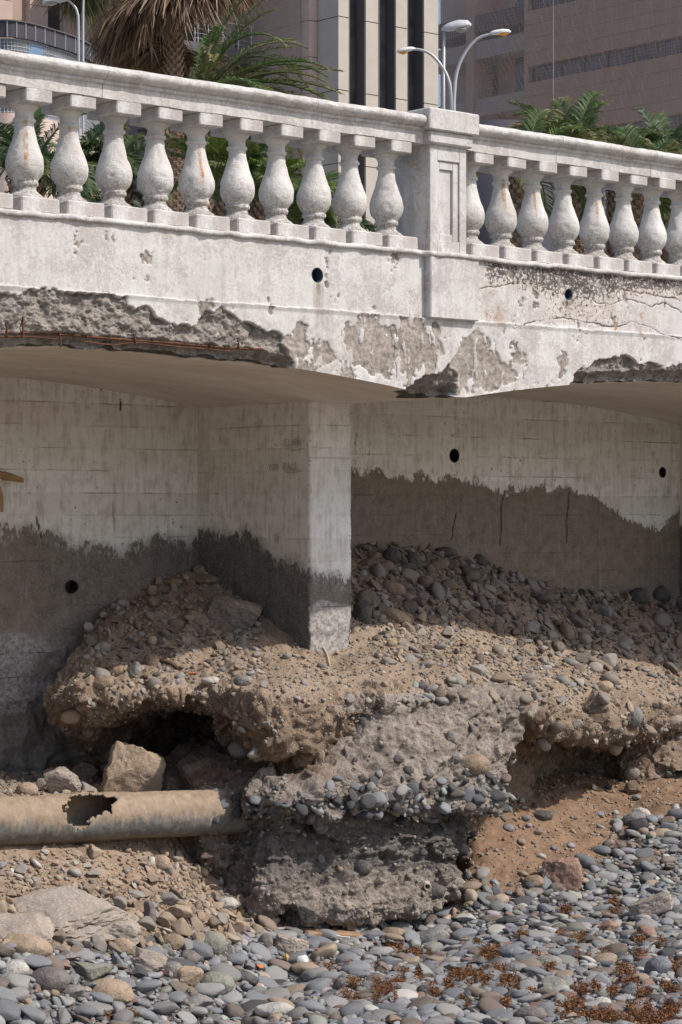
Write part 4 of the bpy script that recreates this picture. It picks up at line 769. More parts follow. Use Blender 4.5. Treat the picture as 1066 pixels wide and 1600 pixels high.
def rock(name, u, v, wpx, hpx, dep, mat, label, cat='rock', seed=0, kind='cut', yaw=0.0, tilt=0.0, sink=.22, cuts=9, short=None, surfs=(S_BANK, S_GND, S_FOOT), dmin=.5, roll=0.0):
    """u, v: the foot of the rock in the photo; wpx, hpx: its size there; dep: depth over width"""
    h = hit(u, v, surfs)
    if h is None: return None
    p, n, t = h; s = (p - CAM) @ FW / FPX; w = wpx * s / 2; hh = hpx * s / 2; d = w * dep
    if kind == 'block':
        V, F = CUBE; V = V / (np.abs(V) ** 7).sum(1, keepdims=True) ** (1 / 7); V = V * (1 + .10 * fbm(V, .8, 2, seed * 1.3))[:, None]; rr = np.random.default_rng(seed)
        for _ in range(cuts): nn = rr.normal(size=3) * [1, 1, .6]; nn /= np.linalg.norm(nn); e = V @ nn - rr.uniform(dmin + .15, 1.05); V -= np.maximum(e, 0)[:, None] * nn
        nn = V / np.linalg.norm(V, axis=1, keepdims=True); V = V + nn * (.07 * fbm(V, 1.8, 5, seed * 3.1, .6) + .018 * ridge(V * [1, 1, 1.6], 4, 3, seed) + .03 * fbm(V, 6, 3, seed))[:, None]
    else: V, F = (rock_verts(4, seed, cuts, dmin, .92, .06, 2.4) if kind == 'cut' else rock_verts(4, seed, 3, .8, .97, .07, 1.5))
    V = V + (V / np.linalg.norm(V, axis=1, keepdims=True)) * (.018 * fbm(V, 9, 3, seed))[:, None]
    V = V - (V.max(0) + V.min(0)) / 2; V /= np.abs(V).max(0); V = V * [w, d, hh]
    M = Matrix.Rotation(-HEAD + yaw, 3, 'Z') @ Matrix.Rotation(tilt, 3, 'Y') @ Matrix.Rotation(roll, 3, 'X'); V = V @ np.array(M).T
    c = p + np.array([0, 0, hh * (1 - 2 * sink)]) + np.array([FW[0], FW[1], 0]) * d * 0.55
    o = ob(name, autosmooth(mesh(name, V, F, mat), 35) if kind != 'round' else mesh(name, V, F, mat), None, c); tag(o, label, cat, kind='thing')
    TAKEN.append((c[0], c[1], c[2], max(w, d) * .8)); LAND.append((c, short or label)) if short else None; return o
rock('boulder', 365, 984, 84, 58, .75, R_LAYER, 'big layered brown boulder resting against the shaded flank of the pier', 'boulder', 5, 'block', tilt=.22, cuts=5, short='boulder beside the pier', sink=.15)
rock('flat_rock', 323, 912, 44, 18, .8, R_BROWN, 'flat brown rock at the very top of the bank in the wall corner', 'rock', 7)
rock('stone', 271, 914, 32, 14, .8, R_BROWN, 'dark rounded brown stone left of the flat rock in the wall corner', 'stone', 8, 'round')
rock('boulder', 204, 1256, 94, 102, .6, R_TAN, 'big angular brown block lying on the pipe in front of the cave mouth', 'boulder', 21, 'block', tilt=.35, short='block at the cave mouth', sink=.12, cuts=7, yaw=.5)
rock('rock', 97, 1240, 52, 46, .8, R_CONC, 'grey angular lump of rubble on the heap behind the broken pipe', 'rock', 31, 'block', tilt=-.35, sink=.1, cuts=7)
rock('rock', 130, 1216, 44, 30, .8, R_BROWN, 'dark edged brown chunk between the grey lump and the big block', 'rock', 33, tilt=.2)
rock('stone', 41, 1243, 36, 26, .9, R_TAN, 'crusty tan cobble on the rubble at the left end of the pipe', 'stone', 34, 'round')
rock('stone', 180, 1222, 22, 28, .9, R_PALE, 'pale pitted knob of mortar leaning on the big angular block', 'rubble', 35, 'round')
rock('stone', 155, 1243, 36, 24, .8, R_BROWN, 'brown stone just behind the hole in the pipe', 'stone', 36, 'round')
rock('stone', 178, 1246, 46, 18, .6, R_GREY, 'long smooth grey stone lying along the top of the pipe', 'stone', 37, 'round')
rock('stone', 236, 1040, 27, 25, .8, R_BROWN, 'round brown stone standing on the shaded bank above the driftwood stick', 'stone', 41, 'round')
rock('stone', 210, 1058, 22, 32, .8, R_GREY, 'upright dark grey stone on the bank edge left of the driftwood stick', 'stone', 42)
rock('stone', 180, 1055, 32, 20, .8, R_BROWN, 'oval brown stone beside the upright grey stone', 'stone', 43, 'round', tilt=-.5)
rock('stone', 160, 1075, 36, 24, .8, R_BROWN, 'largest oval brown stone at the left corner of the bank', 'stone', 44, 'round', tilt=-.2)
rock('stone', 125, 1078, 22, 16, .8, R_BROWN, 'small brown oval stone at the extreme left of the bank top', 'stone', 45, 'round')
rock('stone', 370, 995, 20, 17, .8, R_GREEN, 'rounded grey stone directly under the big layered boulder', 'stone', 46, 'round')
rock('stone', 378, 1010, 20, 21, .8, R_GREY, 'squarish pale grey stone tilted below the layered boulder', 'stone', 47)
rock('stone', 329, 1068, 30, 14, .7, R_PALE, 'pale smooth oval pebble in the sun on the bank above the cave', 'stone', 48, 'round')
rock('stone', 380, 1070, 32, 19, .8, R_GREY, 'grey rounded slab stone in the sun left of the footing top', 'stone', 49, 'round')
rock('rock', 566, 972, 30, 46, .9, R_DARK, 'dark rough conglomerate lump leaning on the sunlit side of the pier', 'rock', 51, 'round', short='dark lump beside the pier')
rock('stone', 622, 972, 52, 24, .6, R_TAN, 'long tan stone on the shadow edge right of the pier', 'stone', 52, 'round', tilt=.5, short='long tan stone right of the pier')
rock('stone', 613, 928, 44, 26, .8, R_BROWN, 'large brown rounded stone in the shade behind the pier', 'stone', 53, 'round', tilt=.3)
rock('stone', 612, 878, 30, 30, .9, R_DARK, 'biggest black boulder at the back wall right behind the pier', 'stone', 54, 'round', short='biggest black boulder')
rock('stone', 645, 888, 26, 34, .9, R_DARK, 'black upright boulder against the back wall, second from the pier', 'stone', 55, 'round')
rock('stone', 693, 868, 34, 18, .9, R_DARK, 'dark broken rock against the back wall near the middle', 'rock', 56, short='dark broken rock by the back wall')
rock('stone', 750, 882, 30, 20, .8, R_DARK, 'dark grey cobble at the foot of the back wall', 'stone', 57, 'round', tilt=.4)
rock('stone', 1030, 938, 40, 30, .9, R_DARK, 'dark heaped boulder in the far right corner under the arch', 'stone', 58, 'round')
rock('stone', 1000, 942, 34, 30, .9, R_DARK, 'dark boulder in the far right corner, left of its neighbour', 'stone', 59, 'round', short='boulder in the far corner')
rock('stone', 945, 965, 26, 24, .8, R_GREY, 'grey stone at the shadow edge on the right part of the bank', 'stone', 60, short='grey stone at the shadow edge')
rock('stone', 945, 1080, 28, 20, .7, R_TAN, 'tan flat stone in the sun near the right lip of the bank', 'stone', 61, 'round')
rock('stone', 880, 1070, 26, 16, .7, R_GREY, 'grey oval stone on the sunny slope, right of centre', 'stone', 62, 'round', tilt=.4, short='grey oval stone on the slope')
rock('stone', 893, 1040, 30, 14, .6, R_GREY, 'dark slender stone on the sunny slope', 'stone', 63, 'round', tilt=.35)
rock('rock', 990, 1130, 32, 36, .9, R_GREY, 'grey rounded rock sticking out of the undercut lip on the right', 'rock', 64, 'round', surfs=(S_BANK,))
rock('rock', 925, 1160, 18, 28, .7, R_CONC, 'pale wedge of rubble wedged under the right overhang', 'rock', 65, surfs=(S_BANK,), tilt=-.5)
rock('rock', 1050, 1135, 32, 24, .8, R_LAYER, 'flat pale layered rock set in the lip of the bank at the right edge', 'rock', 66, surfs=(S_BANK,))
rock('slab', 22, 1470, 120, 30, .8, R_CONC, 'lower broken slab piece at the left edge below the long slab', 'slab', 170, 'block', tilt=-.05, roll=.30, cuts=5)
rock('slab', 92, 1452, 220, 40, .62, R_CONC, 'long broken slab of tan concrete lying across the foot of the rubble', 'slab', 71, 'block', tilt=.09, sink=.0, cuts=6, dmin=.55, roll=.42, short='long broken slab')
rock('slab', 175, 1472, 90, 44, .7, R_CONC, 'crumbled end piece right of the long broken slab', 'slab', 72, 'block', tilt=.1, cuts=6)
rock('stone', 41, 1492, 82, 38, .7, R_TAN, 'flat tan oval rock tucked under the long broken slab', 'rock', 73, 'round', tilt=.2, short='tan rock under the slab')
rock('stone', 22, 1526, 46, 30, .8, R_PALE, 'pale grey cobble at the left edge below the tan rock', 'stone', 74, 'round')
rock('stone', 77, 1548, 66, 44, .85, R_PORE, 'dark porous round cobble, the largest on the left of the beach', 'stone', 75, 'round', short='dark porous cobble')
rock('stone', 111, 1556, 44, 20, .7, R_GREY, 'light grey oval pebble touching the dark porous cobble', 'stone', 76, 'round', tilt=-.1)
rock('stone', 138, 1530, 78, 32, .6, R_GREEN, 'long flat topped grey rock above the big beige flat stone', 'stone', 77, tilt=.05, cuts=8)
rock('stone', 172, 1564, 76, 40, .8, R_TAN, 'broad beige flat stone in front of the flat topped grey rock', 'stone', 78, 'round', tilt=.1, short='broad beige stone')
rock('stone', 105, 1500, 50, 16, .5, R_GREY, 'long thin grey splinter of stone behind the porous cobble', 'stone', 79)
rock('rock', 228, 1516, 64, 38, .6, R_LAYER, 'angular grey layered rock between the slab and the beige stone', 'rock', 80, 'block', tilt=.25, cuts=6, short='layered grey rock')
rock('stone', 181, 1508, 18, 25, .8, R_BLUE, 'small upright blue grey block left of the layered grey rock', 'stone', 81)
rock('stone', 268, 1522, 34, 24, .8, R_GREY, 'smooth light grey oval pebble right of the layered grey rock', 'stone', 82, 'round')
rock('stone', 331, 1489, 46, 42, .85, R_GREEN, 'round pale greenish boulder on the upper beach', 'boulder', 83, 'round', short='pale greenish boulder')
rock('stone', 295, 1507, 36, 27, .85, R_PORE, 'brown porous cobble below the pale greenish boulder', 'stone', 84, 'round')
rock('rock', 288, 1540, 62, 36, .6, R_TAN, 'jagged tan piece of rock beside the olive cobble', 'rock', 85, tilt=-.3)
rock('stone', 336, 1552, 62, 40, .85, R_GREEN, 'olive grey smooth cobble, second boulder below the greenish one', 'stone', 86, 'round', short='olive grey cobble')
rock('stone', 305, 1575, 58, 26, .6, R_GREY, 'long low grey rock in front of the olive cobble', 'stone', 87, tilt=.05)
rock('stone', 378, 1536, 54, 24, .6, R_DARK, 'dark flat lens shaped stone right of the olive cobble', 'stone', 88, 'round', tilt=.25)
rock('stone', 430, 1588, 66, 26, .45, R_PALE, 'long pale crusty bar shaped stone near the bottom edge', 'stone', 89, 'round', short='pale bar shaped stone')
rock('rock', 455, 1492, 56, 36, .7, R_CONC, 'rough grey conglomerate lump on the beach left of the footing', 'rock', 90, 'block', tilt=.3, cuts=7, short='conglomerate lump')
rock('rock', 415, 1482, 24, 30, .8, R_PORE, 'brown round cobble behind the rough conglomerate lump', 'stone', 91, 'round')
rock('rock', 512, 1488, 32, 18, .8, R_PORE, 'speckled rough stone below the orange plank', 'stone', 92, 'round')
rock('stone', 553, 1498, 34, 20, .8, R_BLUE, 'blue grey smooth cobble in front of the orange plank', 'stone', 93, 'round')
rock('stone', 615, 1464, 40, 18, .8, R_BROWN, 'brown cobble lying in front of the footing', 'stone', 94, 'round')
rock('stone', 675, 1478, 58, 32, .7, R_GREY, 'large smooth grey slab stone at the right foot of the footing', 'stone', 95, 'round', tilt=-.3, short='smooth grey slab stone')
rock('rock', 200, 1432, 30, 16, .5, R_TAN, 'brick shaped tan fragment on the rubble right of the long slab', 'rubble', 96, tilt=-.4)
rock('rock', 215, 1430, 26, 30, .8, R_BROWN, 'rounded brown rock in the middle of the rubble', 'rock', 97)
rock('rock', 232, 1442, 24, 44, .8, R_PORE, 'dark upright porous rock in the rubble below the pipe', 'rock', 98, short='upright porous rock')
rock('rock', 262, 1414, 40, 22, .8, R_GREY, 'grey angular stone on top of the rubble cone', 'rock', 99)
rock('rock', 275, 1432, 54, 24, .7, R_TAN, 'broad tan flat rock below the grey angular stone', 'rock', 100)
rock('rock', 355, 1420, 36, 22, .8, R_PALE, 'pale rough stone where the rubble meets the footing', 'rock', 101, 'round')
rock('rock', 190, 1490, 40, 34, .8, R_TAN, 'lumpy tan clod beside the layered grey rock', 'rubble', 102, 'round')
rock('rock', 268, 1482, 40, 28, .8, R_BROWN, 'brown clod left of the pale greenish boulder', 'rubble', 103, 'round')
rock('stone', 251, 1358, 30, 28, .8, R_TAN, 'buff rounded stone in the shade under the pipe', 'stone', 104, 'round')
rock('rock', 880, 1388, 66, 52, .8, R_RED, 'squared reddish brown boulder on the sandy slope right of the footing', 'boulder', 111, 'block', cuts=6, short='squared reddish boulder', sink=.14)
rock('rock', 835, 1385, 34, 22, .8, R_BROWN, 'brown rough lump just left of the squared boulder', 'rock', 112, 'round')
rock('rock', 848, 1282, 32, 20, .7, R_DARK, 'dark split stone among pebbles on the sandy slope', 'rock', 113)
rock('rock', 995, 1290, 44, 26, .8, R_GREY, 'grey cobble on the sandy slope near the right edge', 'stone', 114, 'round')
rock('stone', 1003, 1278, 30, 20, .8, R_PALE, 'big pale flat oval pebble high on the sandy slope', 'stone', 115, 'round', tilt=.2, short='pale oval pebble on the slope')
rock('stone', 1056, 1272, 14, 20, .8, R_PALE, 'pale egg shaped pebble at the right edge of the slope', 'stone', 116, 'round')
rock('rock', 990, 1240, 28, 26, .8, R_BROWN, 'crumbly brown clod under the right lip of the bank', 'rubble', 117)
rock('slab', 1020, 1432, 72, 30, .5, R_CONC, 'flat pinkish concrete slab tilted upward among the pebbles on the right', 'slab', 121, 'block', tilt=-.42, cuts=4, sink=.02, short='tilted pinkish slab')
rock('stone', 1012, 1468, 34, 26, .8, R_RED, 'pinkish smooth cobble below the tilted slab', 'stone', 122, 'round', tilt=.4)
rock('rock', 950, 1458, 36, 24, .8, R_RED, 'reddish angular rock left of the pinkish cobble', 'rock', 123, short='reddish angular rock')
rock('rock', 918, 1478, 36, 20, .8, R_DARK, 'dark brown crusty rock half sunk in seaweed', 'rock', 124)
rock('stone', 1030, 1524, 46, 36, .8, R_BLUE, 'big round slate blue cobble at the right edge of the beach', 'stone', 125, 'round', tilt=-.3, short='round slate blue cobble')
rock('stone', 856, 1512, 48, 22, .7, R_GREEN, 'speckled grey green stone in the middle right of the beach', 'stone', 126, 'round', short='speckled grey green stone')
rock('stone', 868, 1548, 42, 26, .7, R_GREEN, 'angular greenish grey cobble below the speckled one', 'stone', 127, tilt=.35)
rock('stone', 806, 1522, 40, 22, .7, R_GREY, 'flat grey pebble left of the speckled grey green stone', 'stone', 128, 'round')
rock('stone', 798, 1498, 46, 26, .8, R_BLUE, 'blue grey mound shaped cobble on the middle beach', 'stone', 129, 'round', short='mound shaped cobble')
rock('stone', 918, 1590, 50, 18, .6, R_DARK, 'black flat stone at the bottom of a stack near the lower edge', 'stone', 130, 'round', sink=.1)
rock('stone', 912, 1576, 40, 13, .6, R_DARK, 'charcoal flat stone above the black one in the stack', 'stone', 131, 'round', sink=0.0)
rock('stone', 1025, 1570, 36, 20, .8, R_DARK, 'black speckled cobble in the lower right corner', 'stone', 132, 'round')
rock('stone', 942, 1572, 28, 17, .8, R_PALE, 'pale blue grey oval pebble beside the black stack', 'stone', 133, 'round')
rock('stone', 830, 1596, 52, 28, .8, R_PORE, 'brown grey wide cobble at the bottom edge left of the black stack', 'stone', 134, 'round')
rock('stone', 535, 1548, 30, 26, .8, R_PORE, 'dark porous cobble in the centre of the beach', 'stone', 135, 'round')
rock('stone', 664, 1555, 26, 20, .8, R_DARK, 'black round pebble right of centre on the lower beach', 'stone', 136, 'round')
rock('stone', 845, 1455, 30, 16, .8, R_DARK, 'dark oval cobble on the middle beach under the sandy slope', 'stone', 137, 'round')
rock('stone', 625, 1410, 1, 1, 1, R_DARK, 'x', 'stone', 1) if False else None
# stones bedded in the footing
for (u, v, w, h, mat, lab, sd) in ((736, 1206, 62, 40, R_BROWN, 'large brown stone bedded in the footing', 201), (711, 1188, 26, 18, R_GREY, None, 202), (668, 1212, 24, 18, R_GREY, None, 203), (705, 1158, 18, 24, R_GREY, None, 204), (676, 1400, 44, 30, R_DARK, 'dark brown stone bedded low in the footing', 205), (566, 1362, 32, 26, R_DARK, None, 206), (620, 1190, 26, 14, R_DARK, None, 207), (638, 1208, 20, 16, R_DARK, None, 208), (566, 1130, 14, 16, R_DARK, None, 209), (500, 1185, 16, 24, R_BROWN, None, 210)):
    o = rock('bedded_stone', u, v, w, h, .7, mat, lab or 'x', 'stone', sd, 'round', surfs=(S_FOOT,), sink=.3)
    if o:
        del o['category']; TAKEN.pop()
        if not lab: del o['label']
        o.parent = foot
for kc, (u, v, w, h, mat, sd) in enumerate(((300, 1160, 40, 24, R_DARK, 220), (335, 1165, 30, 22, R_DARK, 221), (270, 1170, 34, 22, R_DARK, 222), (318, 1185, 36, 20, R_DARK, 223), (285, 1150, 26, 18, R_DARK, 224), (262, 1150, 24, 20, R_BROWN, 225))):
    o = rock('cave_stone', u, v, w, h, .8, mat, ('middle dark cobble bedded at the back of the cave', 'rightmost dark cobble at the back of the cave', 'dark cobble at the back of the cave, just right of the block', 'lowest dark cobble at the back of the cave', 'small dark cobble near the roof of the cave', 'brown cobble near the roof at the left of the cave')[kc], 'stone', sd, 'round', surfs=(S_BANK,), sink=.25)
    if o: o['group'] = 'cobbles at the back of the cave'
C_BEACH = {'blue-grey': .36, 'grey': .31, 'charcoal': .07, 'brown': .13, 'tan': .05, 'pale': .03, 'reddish': .025, 'greenish': .025}
C_BANK = {'blue-grey': .16, 'grey': .34, 'charcoal': .10, 'brown': .14, 'tan': .20, 'pale': .05, 'reddish': .03, 'greenish': .06}
C_DARK = {'charcoal': .42, 'blue-grey': .2, 'brown': .22, 'grey': .16}; C_RUB = {'tan': .45, 'brown': .17, 'grey': .22, 'pale': .12, 'reddish': .04}
def sm(x, a, b): return np.clip((x - a) / (b - a), 0, 1)
def beachline(u): return interp(u, [(-300, 1468), (0, 1482), (200, 1500), (330, 1482), (420, 1462), (600, 1452), (700, 1436), (760, 1412), (830, 1406), (900, 1396), (940, 1372), (1000, 1330), (1066, 1298), (1500, 1265)])
PEB, RUB, BNK, BED = Stones(), Stones(), Stones(), Stones()
def d_beach(u, v): return sm(v - beachline(u), -14, 6) + 0.0
def s_beach(u, v, r, g): s = np.clip(.0240 * np.exp(.55 * g), .010, .088) * (1 - .15 * sm(u, 500, 900)); return s
print('beach', scatter(PEB, S_GND, d_beach, s_beach, C_BEACH, {'pebble': .76, 'chip': .24}, 62000, .28, .35, (.28, .56), .75, .65))
nb1 = len(PEB.p)
print('beach fill', scatter(PEB, S_GND, d_beach, lambda u, v, r, g: np.clip(.019 * np.exp(.35 * g), .009, .036), C_BEACH, {'pebble': .7, 'chip': .3}, 22000, .36, .6, (.45, .8), .66, .5))
# sandy slope on the right
def d_slope(u, v): return sm(u, 690, 750) * sm(v, 1225, 1262) * (1 - d_beach(u, v)) * (.05 + .95 * sm(v - beachline(u), -55, 0)) * (.25 + 1.5 * np.clip(vnoise(np.stack([u, v, 0 * u], -1), .02) + .2, 0, 1))
print('slope', scatter(PEB, S_GND, d_slope, lambda u, v, r, g: np.clip(.028 * np.exp(.5 * g), .008, .075), {**C_BANK, 'blue-grey': .22}, {'pebble': .75, 'chip': .25}, 900, .22, .35, (.4, .7), .85, .3))
def d_rub(u, v): return (1 - sm(u, 380, 440)) * (1 - d_beach(u, v)) * (.25 + sm(v, 1330, 1440)) * np.where((v < 1330) & (v > 1255), .3, 1)
print('rubble', scatter(RUB, S_GND, d_rub, lambda u, v, r, g: np.clip((.015 + .013 * sm(v, 1380, 1460)) * np.exp(.55 * g), .007, .075), C_RUB, {'pebble': .14, 'chip': .86}, 8500, .27, .5, (.36, .75), .70))
# the bank
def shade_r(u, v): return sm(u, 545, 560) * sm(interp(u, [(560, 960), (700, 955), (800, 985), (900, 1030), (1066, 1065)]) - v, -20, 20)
def d_bankbig(u, v): return np.where(v < 1098, 1, 0) * (.42 + 1.3 * sm(u, 540, 570) * sm(1000 - v, -60, 40) + .45 * sm(u, 540, 600)) * (.2 + 1.5 * np.clip(vnoise(np.stack([u, v, 0 * u], -1), .016, 4.0) + .62, 0, 1))
def s_bank(u, v, r, g): return np.clip((.0135 + .006 * shade_r(u, v)) * np.exp(.62 * g), .006, .085)
print('bank', scatter(BNK, S_BANK, d_bankbig, s_bank, C_BANK, {'pebble': .4, 'chip': .6}, 9500, .27, .5, (.38, .72), .78))
print('upper left', scatter(BNK, S_BANK, lambda u, v: sm(u, 120, 170) * (1 - sm(u, 400, 440)) * (1 - sm(v, 1040, 1075)), lambda u, v, r, g: np.clip(.020 * np.exp(.5 * g), .008, .055), {'brown': .35, 'grey': .3, 'tan': .15, 'charcoal': .2}, {'pebble': .35, 'chip': .65}, 520, .26, .6, (.45, .85), .85))
nbk = len(BNK.p)
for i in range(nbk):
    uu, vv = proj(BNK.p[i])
    if shade_r(uu, vv) > .3: BNK.cls[i] = pick(C_DARK)  # stones inside the shadow swapped to darker classes, shade put into their colour
def d_lip(u, v): return np.clip(1.3 - np.abs(v - interp(u, [(0, 1120), (300, 1105), (400, 1140), (600, 1092), (820, 1092), (860, 1128), (1066, 1120)])) / 34, 0, 1) * np.where((u > 440) & (u < 815), .35, 1) + .5 * sm(v, 1110, 1150) * sm(u, 815, 830) + .35 * sm(v, 1110, 1150) * (1 - sm(u, 380, 430)) * .5
print('lip', scatter(BNK, S_BANK, d_lip, lambda u, v, r, g: np.clip(.0155 * np.exp(.6 * g), .007, .065), {**C_BANK, 'tan': .45}, {'pebble': .4, 'chip': .6}, 1900, .36, .6, (.5, .85), .8))
# a row of dark pebbles along the footing's top edge
def d_row(u, v): return np.where((u > 660) & (u < 812) & (v > 1072) & (v < 1096), 1, 0)
scatter(BNK, S_BANK, d_row, lambda u, v, r, g: .036 + .012 * r, {'blue-grey': .5, 'charcoal': .5}, {'pebble': 1}, 140, .2, .15, (.45, .6), .75, .6)
# gravel everywhere on the bank, rubble and slope
GRV = Stones()
print('gravel', scatter(GRV, S_BANK, lambda u, v: np.where(v < 1150, 1.0, .4), lambda u, v, r, g: np.clip(.0095 * np.exp(.35 * g), .005, .018), C_BANK, {'pebble': .4, 'chip': .6}, 12000, .25, .7, (.5, .9), .7),
      scatter(GRV, S_GND, lambda u, v: (1 - d_beach(u, v)), lambda u, v, r, g: np.clip(.0095 * np.exp(.35 * g), .005, .018), C_RUB, {'pebble': .3, 'chip': .7}, 9000, .25, .7, (.5, .9), .7))
# pebbles bedded in the footing
def d_foot(u, v): return np.exp(-((v - interp(u, [(380, 1268), (480, 1258), (560, 1248), (700, 1245), (800, 1232)])) / 22) ** 2) * (.6 + sm(u, 500, 560)) + .006 * np.where(v < 1200, 1, 0) + .008
print('footing', scatter(BED, S_FOOT, d_foot, lambda u, v, r, g: np.clip(.027 * np.exp(.42 * g), .010, .058) * np.where(np.abs(v - 1245) < 50, 1, .7), {'blue-grey': .34, 'charcoal': .36, 'grey': .16, 'brown': .10, 'tan': .04}, {'pebble': .85, 'chip': .15}, 1400, .27, .45, (.36, .62), .80, .45))
AGG = Stones(); print('aggregate', scatter(AGG, S_FOOT, lambda u, v: .35 + .65 * sm(v, 1215, 1235), lambda u, v, r, g: np.clip(.0105 * np.exp(.45 * g), .005, .024), {'grey': .4, 'brown': .2, 'charcoal': .2, 'tan': .2}, {'pebble': .4, 'chip': .6}, 3200, .38, .7, (.5, .9), .75))

# who becomes a thing of its own, and what it is called
ORD_ = ['closest', 'second closest', 'third closest', 'fourth closest', 'fifth closest', 'sixth closest', 'seventh closest', 'eighth closest', 'ninth closest', 'tenth closest']
ORD = ORD_ + [x + ' closest' for x in 'eleventh twelfth thirteenth fourteenth fifteenth sixteenth seventeenth eighteenth nineteenth twentieth twenty-first twenty-second twenty-third twenty-fourth twenty-fifth'.split()]
for nm, uv in (('rusty brown pipe', (175, 1290)), ('footing', (590, 1430)), ('pier', (520, 1020)), ('wooden stake', (513, 1030))):
    h = hit(*uv); LAND.append((h[0], nm))
LP_ = np.array([l[0] for l in LAND]); LU = np.stack(proj(LP_), -1)
def individuals(st, n, name, cat, noun, group, sub, mat, dusty, ids=None, stuff='pebbles'):
    P = np.array(st.p); u, v = proj(P); D = (P - CAM) @ FW; vis = (u > 4) & (u < 1062) & (v < 1594); S = np.array(st.sz); size = S[:, :2].prod(1) / D ** 2 * vis
    pool = np.arange(len(P)) if ids is None else np.asarray(ids); top = pool[np.argsort(-size[pool])[:n]]; top = [i for i in top if vis[i]]
    shp = np.array(['broken' if k == 'chip' else ('long' if s[1] / s[0] < .68 else ('flat' if s[2] / s[0] < .48 else 'rounded')) for k, s in zip(st.kind, S)]); cl = np.array(st.cls)
    dd = np.hypot(u[:, None] - LU[None, :, 0], (v[:, None] - LU[None, :, 1]) * 1.3); near = dd.argmin(1)
    side = np.where(u < LU[near, 0], 'left', 'right')
    for i in top:
        o = stone_obj(name, st, i, dusty); same = (near == near[i]) & (cl == cl[i]) & (shp == shp[i]) & (side == side[i]); k = int((dd[same, near[i]] < dd[i, near[i]]).sum())
        lab = f'{shp[i]} {cl[i]} {noun}, {ORD[k]} of its kind {side[i]} of the {LAND[near[i]][1]}' if k < len(ORD) else f'{shp[i]} {cl[i]} {noun} farther off on the {side[i]} of the {LAND[near[i]][1]}'
        w = lab.split(); tag(o, ' '.join(w[:16]), cat, group)
    s = set(top); rest = [i for i in range(len(P)) if i not in s]
    if rest: merged(stuff, st, rest, sub, mat)
individuals(PEB, 300, 'pebble', 'pebble', 'pebble', 'pebbles on the beach', lambda r: 3 if r > .03 else 2, M_ANY, False)
individuals(BNK, 200, 'bank_stone', 'stone', 'stone', 'stones on the bank', lambda r: 3 if r > .028 else (2 if r > .012 else 1), M_ANYD, True, ids=range(nbk), stuff='bank_pebbles')
individuals(RUB, 100, 'rubble_piece', 'rubble', 'piece of rubble', 'rubble under the pipe', lambda r: 3 if r > .03 else (2 if r > .014 else 1), M_ANYD, True, stuff='rubble')
merged('gravel', GRV, range(len(GRV.p)), lambda r: 1, M_ANYD)
S = np.array(BED.sz); top = set(np.argsort(-S[:, :2].prod(1))[:180].tolist())
for i in top: o = stone_obj('bedded_pebble', BED, i); o.parent = foot
rest = [i for i in range(len(S)) if i not in top]
if rest: merged('bedded_pebbles', BED, rest, lambda r: 2, M_ANY).parent = foot
merged('aggregate', AGG, range(len(AGG.p)), lambda r: 1, M_ANYD).parent = foot

# ---------------------------------------------------------------- the broken pipe
def m_pipe():
    n = NT('mud_coated_pipe', 0.75); P = n.co('Object'); h = n.attr('up'); dr = n.noise(7, 4, 0.65, n.scale(P, (4.5, 1, 1))); mid = n.noise(14, 5, 0.7)
    c = n.mix(n.ramp(mid, 0.3, 0.7), (0.20, 0.145, 0.10), (0.33, 0.25, 0.18)); g = n.mix(n.ramp(mid, 0.3, 0.7), (0.095, 0.093, 0.09), (0.20, 0.185, 0.165))
    k = n.math('ADD', h, n.math('ADD', n.math('MULTIPLY', n.math('SUBTRACT', dr, 0.5), 1.5), n.math('MULTIPLY', n.math('SUBTRACT', mid, 0.5), 0.5)))
    c = n.mix(n.ramp(k, -0.25, 0.12), g, c); c = n.mix(n.math('MULTIPLY', n.ramp(dr, 0.55, 0.75), 0.3), c, (0.46, 0.37, 0.27))
    c = n.mix(n.attr('bottom'), c, (0.20, 0.14, 0.09)); b = n.node('ShaderNodeNewGeometry').outputs['Backfacing']; c = n.mix(b, c, (0.055, 0.06, 0.066))
    return n.done(c, n.bump(n.math('ADD', mid, n.math('MULTIPLY', n.noise(80, 3), 0.4)), 0.006, 0.7))
PIPEM = m_pipe()
HOLE = [(106, 1241), (140, 1238), (173, 1241), (180, 1253), (174, 1270), (160, 1269), (152, 1277), (144, 1276), (137, 1289), (130, 1298), (119, 1303), (116, 1289), (108, 1285), (100, 1282)]
pa, pb = atY(-520, 1306, .64), atY(400, 1266, .60); rp = 0.158
pt = np.linspace(0, 1, 640)[:, None]; ax = pa + (pb - pa) * pt; th = np.linspace(0, 2 * math.pi, 121)[:-1]; dirv = (pb - pa) / np.linalg.norm(pb - pa); e1 = np.cross(dirv, [0, 0, 1.0]); e1 /= np.linalg.norm(e1); e2 = np.cross(e1, dirv)
PV = ax[:, None] + rp * (np.cos(th)[None, :, None] * e1 + np.sin(th)[None, :, None] * e2); N = (PV - ax[:, None]) / rp
PV = PV + N * (0.006 * fbm(PV, 3, 3) + 0.0022 * fbm(PV, 22, 3) + 0.005 * np.clip(N[..., 2], 0, 1) * np.clip(fbm(PV, 9, 4, 5.0), 0, 1) * 2)[..., None]; L = len(pt); i = np.arange(L * 120).reshape(L, 120); j = np.roll(i, -1, 1); q = np.stack([i[:-1], j[:-1], j[1:], i[1:]], -1).reshape(-1, 4)
pc = PV.reshape(-1, 3)[q].mean(1); pn_ = N.reshape(-1, 3)[q].mean(1); wu, wv = proj(pc); wu = wu + 7 * fbm(pc, 14, 4, 0.0, .65); wv = wv + 6 * fbm(pc, 14, 4, 30.0, .65)
keep = ~(inpoly(wu, wv, HOLE) & ((pn_ * (CAM - pc)).sum(1) > 0))
